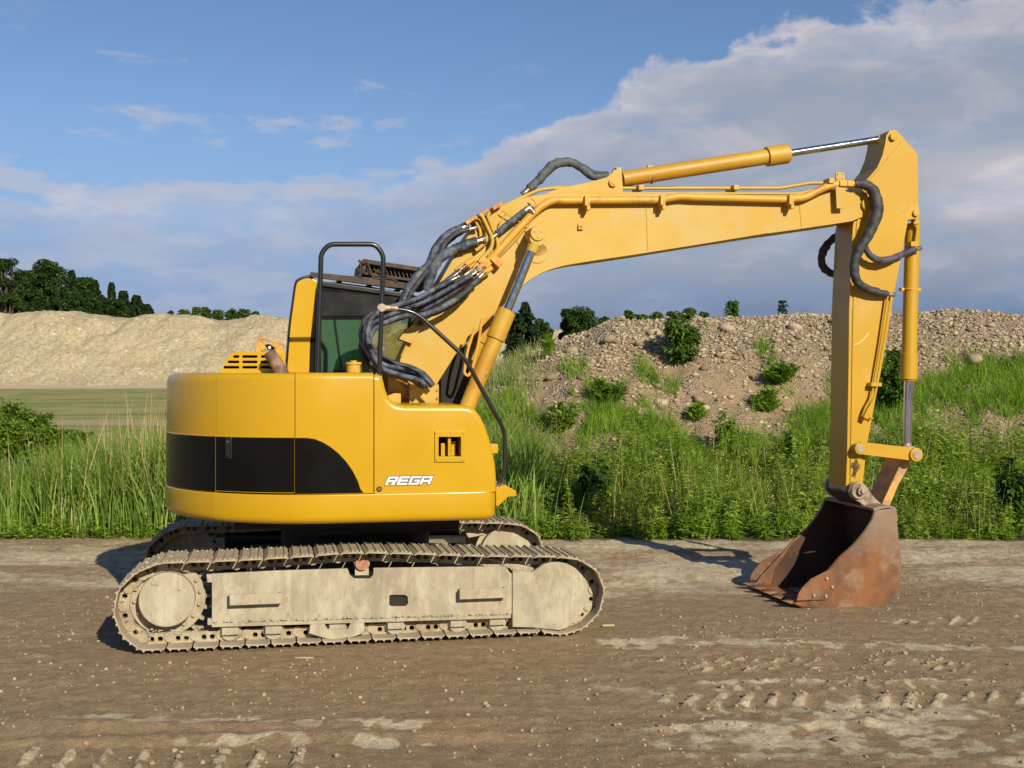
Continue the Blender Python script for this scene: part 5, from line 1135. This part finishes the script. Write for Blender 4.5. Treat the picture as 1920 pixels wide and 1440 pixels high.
# leafy weeds: stem with leaves up its length
def weeds(name, b, h, leaf, m, perm=34, tint0=.45, stemw=.008, up=.35, tsd=.2):
    n = len(b); A = Acc(); tn = np.clip(rng.normal(tint0, tsd, n), 0, 1); az = rng.uniform(0, 6.28, n); ln = rng.uniform(.02, .28, n)
    A.add(*blades(b, h, np.full(n, stemw), ln, az, tn * .8, 3, 1.4))
    k = perm; t = rng.random((n, k)) ** .8; a = rng.uniform(0, 6.28, (n, k)); r = (ln * h)[:, None] * t ** 1.4
    pos = np.stack([b[:, 0:1] + np.cos(az)[:, None] * r, b[:, 1:2] + np.sin(az)[:, None] * r, b[:, 2:3] + h[:, None] * t], -1).reshape(-1, 3)
    d = np.stack([np.cos(a), np.sin(a), np.full_like(a, up) + rng.normal(0, .25, a.shape)], -1).reshape(-1, 3)
    L_ = (leaf * (1.15 - .75 * t) * rng.uniform(.6, 1.3, t.shape)).ravel()
    A.add(*leaves(pos, d, L_, L_ * rng.uniform(.20, .34, len(L_)), np.clip(np.repeat(tn, k) + rng.normal(0, .13, n * k) + .18 * (t.ravel() - .5), 0, 1)), tri=True)
    return A.obj(name, m)
vegtop = lambda x: np.interp(x, [-1, 0, .43, 1.2, 1.95, 2.65, 3.65, 4.4, 5.3, 6.7, 7.6, 8.7], [20, 19.8, 18.9, 19.2, 19.0, 18.4, 18.5, 18.4, 19.1, 19.7, 20.0, 20.1])
front = lambda x, y: ss(y, edge_y(x) - .15, edge_y(x) + .25) * (.15 + .85 * ss(y, vegtop(x) - .6, vegtop(x) - 2.4)) * (.30 + .70 * ss(fbm(x * 1.1, y * 1.1, 4, 3), .32, .55))
b = field(5200, -3, 10.5, 13.75, 18.2, front); n = len(b); h = rng.uniform(.28, .80, n) * (.55 + .45 * ss(b[:, 1], 13.8, 14.8)) * (.6 + .8 * fbm(b[:, 0] * .9, b[:, 1] * .9, 7, 3))
pat = fbm(b[:, 0] * .7 + 8, b[:, 1] * .9, 2, 3); k = pat > .42
o = weeds('weeds', b[k], h[k], .14, weedm, 42, .55); tag(o, kind='stuff')
o = weeds('olive_weeds', b[~k], h[~k], .09, leaf_mat('olive_leaf', [(.10, .14, .018), (.19, .26, .034), (.29, .36, .055), (.38, .42, .10)], .35), 44, .45); tag(o, kind='stuff')
b = field(2600, -3, 10.5, 13.7, 15.0, lambda x, y: front(x, y) * ss(y, 15.2, 14.2)); n = len(b)
o = weeds('low_weeds', b, rng.uniform(.08, .30, n), .075, grassm, 16, .42, .005); tag(o, kind='stuff')
b = field(1500, -8.6, -1, 13.7, 15.2); n = len(b); b[:, 1] = np.maximum(b[:, 1], edge_y(b[:, 0]) + .02)
o = weeds('low_weeds', b, rng.uniform(.10, .40, n), .10, weedm, 20, .5, .005); tag(o, kind='stuff')
# tall thin grass with pale heads among the weeds
b = field(1900, -3, 10.5, 13.8, 18.0, front); n = len(b); A1 = Acc()
A1.add(*blades(b, rng.uniform(.3, .95, n) * (.5 + .9 * fbm(b[:, 0] * .8, b[:, 1] * .8, 1, 3)), rng.uniform(.006, .013, n), rng.uniform(.05, .5, n), rng.uniform(0, 6.28, n), np.clip(rng.normal(.55, .25, n), 0, 1), 4, 1.8))
o = A1.obj('tall_grass', reedm); tag(o, kind='stuff')
b = field(230, -2, 10.5, 14.2, 17.6, front); n = len(b); A1 = Acc()
A1.add(*blades(b, rng.uniform(.5, 1.15, n), np.full(n, .008), rng.uniform(.0, .3, n), rng.uniform(0, 6.28, n), rng.random(n), 4, 1.2)); o = A1.obj('dry_grass_stalks', strawm); tag(o, kind='stuff')
# bright fine grass on the lower slope
pg = lambda x, y: ss(y, 15.5, 16.4) * ss(y, vegtop(x) + .15 + (fbm(x * 2, y * 2, 3, 3) - .5) * 1.6, vegtop(x) - .3) * ss(fbm(x * 1.3 + 4, y * 1.3, 6, 3), .34, .46) + .5 * ss(y, 18, 18.8) * ss(y, 20.6, 20.0) * ss(fbm(x * 1.8 + 3, y * 1.8 + 7, 1, 3), .63, .70)
b = field(150000, -1.5, 11, 15.2, 20.8, pg); n = len(b); A1 = Acc()
A1.add(*blades(b, rng.uniform(.10, .34, n) * (.5 + .9 * fbm(b[:, 0] * 1.5, b[:, 1] * 1.5, 4, 2)), rng.uniform(.006, .012, n), rng.uniform(.1, .6, n), rng.uniform(0, 6.28, n), np.clip(rng.normal(.40, .2, n) + (fbm(b[:, 0] * 2, b[:, 1] * 2, 2, 3) - .5) * .8, 0, 1), 2, 1.6))
o = A1.obj('fine_grass', grassm); tag(o, kind='stuff')
# greyish grass on the left shoulder of the mound
b = field(14000, -3.0, .55, 15.5, 22.5, lambda x, y: ss(x, .7, .1) * (.3 + .7 * ss(fbm(x * 1.3, y * 1.3, 3, 3), .3, .5))); n = len(b); A1 = Acc()
A1.add(*blades(b, rng.uniform(.10, .36, n), rng.uniform(.006, .014, n), rng.uniform(.1, .6, n), rng.uniform(0, 6.28, n), np.clip(rng.normal(.75, .22, n), 0, 1), 3, 1.8)); o = A1.obj('shoulder_grass', leaf_mat('pale_grass', [(.07, .13, .025), (.14, .21, .05), (.24, .29, .09), (.40, .40, .17)], .35)); tag(o, kind='stuff')
# meadow of the left field
b = field(42000, -16, -1.5, 16.2, 34, lambda x, y: (.25 + .75 * ss(fbm(x * .7, y * 1.4, 5, 3), .35, .6)) * ss(y, 36, 20)); n = len(b); A1 = Acc()
A1.add(*blades(b, rng.uniform(.03, .12, n), rng.uniform(.012, .03, n), rng.uniform(.2, .8, n), rng.uniform(0, 6.28, n), np.clip(rng.normal(.5, .25, n), 0, 1), 2, 1.4)); o = A1.obj('meadow_grass', leaf_mat('meadow_leaf', [(.08, .12, .02), (.13, .19, .03), (.22, .25, .06), (.34, .32, .13)], .3)); tag(o, kind='stuff')
# tiny white flowers
def flower_mesh():
    n = 900; b = field(n, .5, 10, 14.2, 17.2, front); n = len(b); b[:, 2] += rng.uniform(.25, .75, n); A = Acc(); k = 3
    for _ in range(k): A.add(*leaves(b + rng.normal(0, .008, b.shape), rng.normal(0, 1, b.shape), np.full(n, .014), np.full(n, .014), rng.random(n)), tri=True)
    return A.obj('white_flowers', leaf_mat('petal', [(.62, .62, .50), (.80, .80, .72)], .2))
tag(flower_mesh(), kind='stuff')
# distinct plants ------------------------------------------------
def bush(name, px, py, hpx, wpx, label, cat, leaf=.10, dens=1.0, m=None, tint=.35, stems=7, seed=1, y0=None, top=.0, grp=None):
    """several stems rising from one foot, leaves clustered along side twigs"""
    q = hit(px, py) if y0 is None else Vector(((px - 960) / F * y0, y0, CH - (py - HOR) / F * y0))
    H = hpx * q.y / F; W = wpx * q.y / F; r = np.random.default_rng(seed)
    root = bpy.data.objects.new(name, None); link(root); root.location = q; tag(root, label, cat, grp)
    g = G(); pos = []; dr = []
    for s in range(stems):
        a = r.uniform(0, 6.28); sp_ = r.uniform(.05, .5) * W; hs = H * r.uniform(.6, 1.0) * (1 - .4 * sp_ / W)
        pts = [Vector((0, 0, -.05)), Vector((math.cos(a) * sp_ * .35, math.sin(a) * sp_ * .35, hs * .4)), Vector((math.cos(a) * sp_ * .7, math.sin(a) * sp_ * .7, hs * .75)), Vector((math.cos(a) * sp_, math.sin(a) * sp_, hs))]
        g.tube(pts, [.010 * H + .003, .007 * H + .002, .005 * H + .001, .002], 6, res=3)
        for k in range(int(12 * dens)):
            t = r.uniform(.12, 1.0); p = Vector(pts[0]).lerp(pts[3], t); a2 = r.uniform(0, 6.28); rad = W * .34 * (1.15 - .8 * t) * r.uniform(.25, 1.25) * (1 - top * t)
            for j in range(9 if H > .75 else 6):
                f = r.uniform(.15, 1.0); pos.append([p.x + math.cos(a2) * rad * f, p.y + math.sin(a2) * rad * f, p.z + rad * f * .5 + r.normal(0, .02 * H)]); b2 = a2 + r.normal(0, .9); dr.append([math.cos(b2), math.sin(b2), r.normal(.15, .4) + (.9 if H < .6 else 0)])
    g.obj('stem', mat('plant_stem', (.10, .11, .035), .7, 0), root)
    pos = np.array(pos); dr = np.array(dr); L_ = leaf * r.uniform(.55, 1.3, len(pos)) * (1.0 if H > .75 else 1.5); V, T, A = leaves(pos, dr, L_, L_ * (.42 if H > .75 else .17), np.clip(r.normal(tint, .2, len(pos)), 0, 1))
    np_mesh('foliage', V, None, m or weedm, root, tris=T, attrs={'tint': A}); return root
darkg = leaf_mat('shrub_leaf', [(.030, .068, .010), (.068, .140, .018), (.120, .210, .028), (.18, .26, .045)], .35)
bush('sapling', 1274, 682, 106, 88, 'leafy green sapling growing out of the boulders near the crest of the mound', 'sapling', .13, 1.7, darkg, .55, 9, 3)
bush('shrub', 1675, 765, 120, 62, 'dense dark green shrub on the slope behind the excavator arm', 'shrub', .11, 2.4, darkg, .4, 10, 4)
bush('shrub', 1893, 1000, 165, 75, 'tall dark green shrub at the right edge of the weeds', 'shrub', .10, 2.0, darkg, .35, 11, 5)
bush('shrub', 34, 862, 112, 120, 'tallest green shrub at the left edge behind the reeds', 'shrub', .11, 9, weedm, .22, 18, 6, y0=24)
bush('shrub', 96, 875, 78, 130, 'low spreading shrub behind the reeds, right of the tallest shrub', 'shrub', .11, 8, weedm, .32, 16, 26, y0=22)
bush('shrub', -14, 870, 92, 130, 'shrub cut by the left edge of the photo behind the reeds', 'shrub', .11, 8, weedm, .40, 16, 27, y0=22.5)
bush('weed_clump', 1478, 882, 74, 32, 'dark narrow leafy weed standing upright in front of the stony slope', 'weed', .09, 1.6, darkg, .35, 6, 7)
bush('weed_clump', 1355, 868, 105, 50, 'tall grey green weed in the middle of the slope below the boulders', 'weed', .09, 1.5, weedm, .35, 7, 8)
bush('weed_clump', 1052, 812, 66, 62, 'leafy weed at the left of the slope beside a dark hollow', 'weed', .09, 1.6, weedm, .45, 8, 9)
bush('weed_clump', 1440, 775, 46, 58, 'low light green weed on bare soil between the sapling and the arm', 'weed', .10, 1.4, grassm, .35, 9, 10)
bush('weed_clump', 1462, 722, 40, 78, 'spreading weed high on the bare slope left of the arm', 'weed', .10, 1.5, grassm, .25, 10, 12)
bush('weed_clump', 1140, 762, 48, 80, 'dark green weed clump on the slope among pale stones', 'weed', .10, 1.6, weedm, .4, 9, 13)
bush('weed_clump', 1305, 788, 30, 45, 'small spiky weed below the squarish tan boulder', 'weed', .09, 1.4, grassm, .4, 7, 14)
bush('weed_clump', 1030, 668, 44, 30, 'pale green weed on the left shoulder of the mound', 'weed', .08, 1.0, grassm, .6, 6, 15)
bush('weed_clump', 1115, 968, 120, 70, 'tall dark leafy weed just beyond the front rail of the excavator', 'weed', .11, 1.8, darkg, .4, 9, 16)
bush('weed_clump', 985, 960, 105, 60, 'dark weed close behind the yellow front bracket of the excavator', 'weed', .10, 1.6, darkg, .35, 8, 17)
bush('weed_clump', 1745, 985, 95, 80, 'broad leafy weed right of the bucket at the edge of the yard', 'weed', .11, 1.8, weedm, .45, 10, 18)

# ---- trees
conm = leaf_mat('conifer_needles', [(.010, .024, .008), (.020, .045, .013), (.036, .072, .018), (.065, .110, .026)], .15)
brdm = leaf_mat('broad_leaf_crown', [(.018, .042, .010), (.038, .082, .016), (.070, .130, .024), (.12, .18, .040)], .25)
brightm = leaf_mat('light_crown', [(.035, .075, .014), (.070, .14, .024), (.12, .20, .040), (.18, .26, .06)], .3)
bark = mat('tree_bark', (.09, .065, .045), .9, 0)
def tree(name, px, pyt, hw, Y, label, kind, seed, base=.65, cat='tree', n=2600, grp=None, crown0=.25, leaf=.42, m=None):
    r = np.random.default_rng(seed); X = (px - 960) / F * Y; top = CH + (HOR - pyt) / F * Y; H = top - base; W = hw / F * Y
    root = bpy.data.objects.new(name, None); link(root); root.location = (X, Y, base); tag(root, label, cat, grp)
    g = G(); g.tube([(0, 0, -.3), (0.01 * H, 0, H * .5), (0, 0, H * .97)], [H * .02 + .03, H * .013 + .02, .02], 7, res=2)
    P_ = []; D = []; Tn = []
    if kind == 'cone':
        tiers = max(15, int(H * 1.3))
        for k in range(tiers):
            t = crown0 + (1 - crown0) * (k + .3) / tiers; rad = 1.9 * W * (1 - (t - crown0) / (1 - crown0)) ** 1.1 * r.uniform(.62, 1.15) + .05 * W
            nb = 8
            for j in range(nb):
                a = 6.283 * (j + r.random()) / nb; L_ = rad * r.uniform(.65, 1.15); e = (math.cos(a) * L_, math.sin(a) * L_, t * H - L_ * .18)
                if k % 3 == 0 and j % 2 == 0: g.tube([(0, 0, t * H), e], .012 * H * (1 - t) + .02, 4, res=1)
                q = max(3, int(n / tiers / nb)); f = r.random(q) ** .6
                P_.append(np.stack([e[0] * f, e[1] * f, t * H + (e[2] - t * H) * f], -1) + r.normal(0, 1, (q, 3)) * np.array([.09 * W * (1.12 - t) + .02, .09 * W * (1.12 - t) + .02, H * .008])); D.append(np.stack([np.full(q, math.cos(a)), np.full(q, math.sin(a)), r.normal(-.1, .3, q)], -1)); Tn.append(np.full(q, r.normal(.42, .16)) + r.normal(0, .14, q))
    else:
        nc = 120
        for k in range(nc):
            a = r.uniform(0, 6.28); t = r.random() ** .8; zz_ = crown0 + (1 - crown0) * t; pr = math.sqrt(max(.02, 1 - (2 * (t * .92) - .75) ** 2 / 1.6)) ; rr_ = W * pr * r.random() ** .45 * .85
            c = np.array([math.cos(a) * rr_, math.sin(a) * rr_, zz_ * H - .12 * W * r.random()]); cs = W * r.uniform(.15, .27)
            if k % 4 == 0: g.tube([(0, 0, H * crown0 * .9), tuple(c)], .02 * H * .3 + .02, 4, res=1)
            q = n // nc; d = r.normal(0, 1, (q, 3)); d /= np.linalg.norm(d, axis=1, keepdims=True); sh = r.random((q, 1)) ** .4
            P_.append(c + d * sh * cs * np.array([1.15, 1.15, .62])); D.append(d * np.array([1, 1, .5])); Tn.append(np.full(q, r.normal(.45, .17)) + r.normal(0, .12, q))
    g.obj('trunk', bark, root); P_ = np.concatenate(P_); P_[:, 2] = np.minimum(P_[:, 2], H); D = np.concatenate(D); Tn = np.clip(np.concatenate(Tn), 0, 1)
    L_ = leaf * r.uniform(.6, 1.3, len(P_)); V, T, A = leaves(P_, D + 1e-3, L_, L_ * .75, Tn); np_mesh('crown', V, None, m or (conm if kind == 'cone' else brdm), root, tris=T, attrs={'tint': A}); return root
LT = [(6, 486, 50, 'round', 'tall dark tree at the left edge of the photo, its top above the rest'), (-38, 500, 40, 'round', 'dark tree half cut by the left edge behind the bank'), (48, 508, 34, 'round', 'dark tree with a flat top between two taller ones at the left'), (92, 490, 40, 'round', 'broad tallest tree of the left wood with a flattened crown'),
      (134, 507, 25, 'cone', 'dark conifer on the right shoulder of the broad tallest tree'), (158, 522, 24, 'round', 'mid height tree with a light green crown in the left wood'), (177, 525, 23, 'cone', 'dark spreading conifer left of the thin pointed one'), (209, 530, 12, 'cone', 'thin pointed conifer standing out of the left wood'),
      (231, 545, 33, 'cone', 'low dark conifer right of the thin pointed one'), (256, 553, 34, 'cone', 'second last conifer at the right end of the left wood'), (274, 570, 42, 'cone', 'smallest conifer at the right end of the left wood'), (112, 538, 37, 'cone', 'dark conifer in front of the broad tallest tree'), (30, 540, 38, 'cone', 'dark conifer low at the left in front of the others'), (190, 556, 46, 'cone', 'low dark conifer in front below the spreading one'), (66, 528, 42, 'round', 'dark tree filling the gap left of the broad tallest tree'), (148, 545, 38, 'round', 'low dark tree below the light green crown of the left wood'), (218, 563, 26, 'round', 'low dark tree at the foot of the thin pointed conifer')]
for i, (px_, pt, hw, kd, lab) in enumerate(LT): tree('conifer_tree' if kd == 'cone' else 'broadleaf_tree', px_, pt, hw, 158 + (i * 7) % 17 - (9 if i > 10 else 0), lab, kd, 100 + i, n=17000, leaf=.36, crown0=.45 if kd == 'cone' else .04)
MT = [(320, 584, 7), (345, 581, 14), (368, 577, 10), (386, 577, 15), (410, 583, 16), (434, 580, 18), (458, 581, 16), (478, 585, 12), (497, 592, 10)]
for i, (px_, pt, hw) in enumerate(MT): tree('broadleaf_tree', px_, pt, hw, 190 + (i * 5) % 9, 'small tree showing just its light green top over the bank left of the cab', 'round', 200 + i, n=5000, leaf=.36, grp='tree tops over the bank left of the cab', m=brightm, base=1.5, crown0=.3)
RT = [(984, 566, 26, 'cone', 'dark conifer just right of the boom cylinder', conm), (962, 588, 16, 'round', 'dark tree top low beside the boom cylinder', None), (1018, 600, 26, 'round', 'low dark tree between the conifer and the round tree', None), (1093, 577, 38, 'round', 'wide round dark tree beyond the left end of the mound', None), (1063, 581, 15, 'round', 'small dark tree leaning out left of the wide round one', None), (1134, 596, 16, 'round', 'low tree right of the wide round dark one', None)]
for i, (px_, pt, hw, kd, lab, mm) in enumerate(RT): tree('conifer_tree' if kd == 'cone' else 'broadleaf_tree', px_, pt, hw, 100 + i * 2, lab, kd, 300 + i, n=11000, leaf=.23, m=mm, crown0=.45 if kd == 'cone' else .1)
ST = [(1155, 600, 12), (1180, 584, 13), (1203, 592, 17), (1232, 588, 20), (1262, 586, 17), (1292, 580, 17), (1318, 587, 12), (1345, 597, 10)]
for i, (px_, pt, hw) in enumerate(ST): tree('broadleaf_tree', px_, pt, hw, 64 + (i * 3) % 7, 'light green bushy tree showing over the crest of the mound near the sapling', 'round', 400 + i, n=5500, leaf=.17, grp='bushy trees over the crest of the mound', m=brightm, base=1.2, crown0=.2)
tree('young_tree', 1373, 562, 15, 38, 'small airy young tree on the skyline right of the sapling', 'cone', 501, base=2.2, n=520, leaf=.20, m=darkg, crown0=.1)
tree('conifer_tree', 1467, 561, 11, 38, 'slender young conifer on the skyline left of the arm', 'cone', 502, base=2.2, n=700, leaf=.13, crown0=.1)

# ------------------------------------------------------------------ second excavator, far behind
def far_excavator():
    Y = 92.0; k = Y / F; X0 = (508 - 960) * k; g0 = .60
    root = bpy.data.objects.new('distant_excavator', None); link(root); root.location = (X0, Y, g0); root.scale = (1.0, 1.0, 1.0)
    tag(root, 'small distant excavator before the gravel bank, its arm seen over the hood grille', 'excavator')
    Q = lambda x, y: ((x - 508) * k, CH - (y - HOR) * k - g0)
    fy = mat('far_paint', (.66, .34, .05), .55, 0, (.40, .20, .06), 1.5, .45, .6)
    g = G(); g.prism([Q(*p) for p in [(482, 640), (486, 632), (490, 633), (493, 642), (494, 652), (489, 664), (486, 680), (480, 680)]], -.2, .2); g.obj('arm', fy, root, bev=.02)
    g = G(); g.prism([Q(*p) for p in [(488, 650), (494, 645), (510, 645), (522, 643), (530, 650), (534, 662), (545, 690), (535, 694), (527, 668), (518, 655), (506, 656), (492, 658)]], -.25, .25); g.obj('boom', fy, root, bev=.02)
    g = G(); g.prism([Q(*p) for p in [(498, 647), (505, 645), (517, 652), (514, 657), (503, 655)]], -.27, -.25); g.obj('boom_mark', blk, root)
    g = G(); g.prism([Q(*p) for p in [(504, 650), (509, 649), (509, 654), (505, 654)]], -.285, -.27); g.obj('boom_mark', white, root)
    g = G(); a = Q(487, 633); b = Q(526, 645); g.cyl((a[0], 0, a[1]), (b[0], 0, b[1]), .07, n=10); g.obj('arm_cylinder', fy, root)
    g = G(); g.prism([Q(*p) for p in [(476, 682), (490, 680), (493, 696), (486, 708), (474, 706), (480, 696)]], -.5, .5); g.obj('bucket', rust, root, bev=.02)
    bx = Q(570, 700)[0]
    g = G(); g.box((bx + .3, 0, 1.75), (2.9, 2.4, .95)); g.obj('body', fy, root, bev=.15, seg=3)
    g = G(); g.box((bx - .55, .6, 2.4), (1.1, .95, 1.3)); cb = g.obj('cab', fy, root, bev=.08); g = G(); g.box((bx - .6, .09, 2.5), (.85, .04, .8)); g.obj('window', blk, cb)
    for s in (-1, 1):
        g = G(); g.prism(rrect(bx - 1.6, bx + 1.7, .02, .88, .42, 6), s * 1.25 - .25, s * 1.25 + .25); g.obj('crawler_track', trk, root, bev=.03)
    g = G(); g.cyl((bx, 0, .6), (bx, 0, 1.35), .6); g.obj('swing_ring', dark, root)
far_excavator()
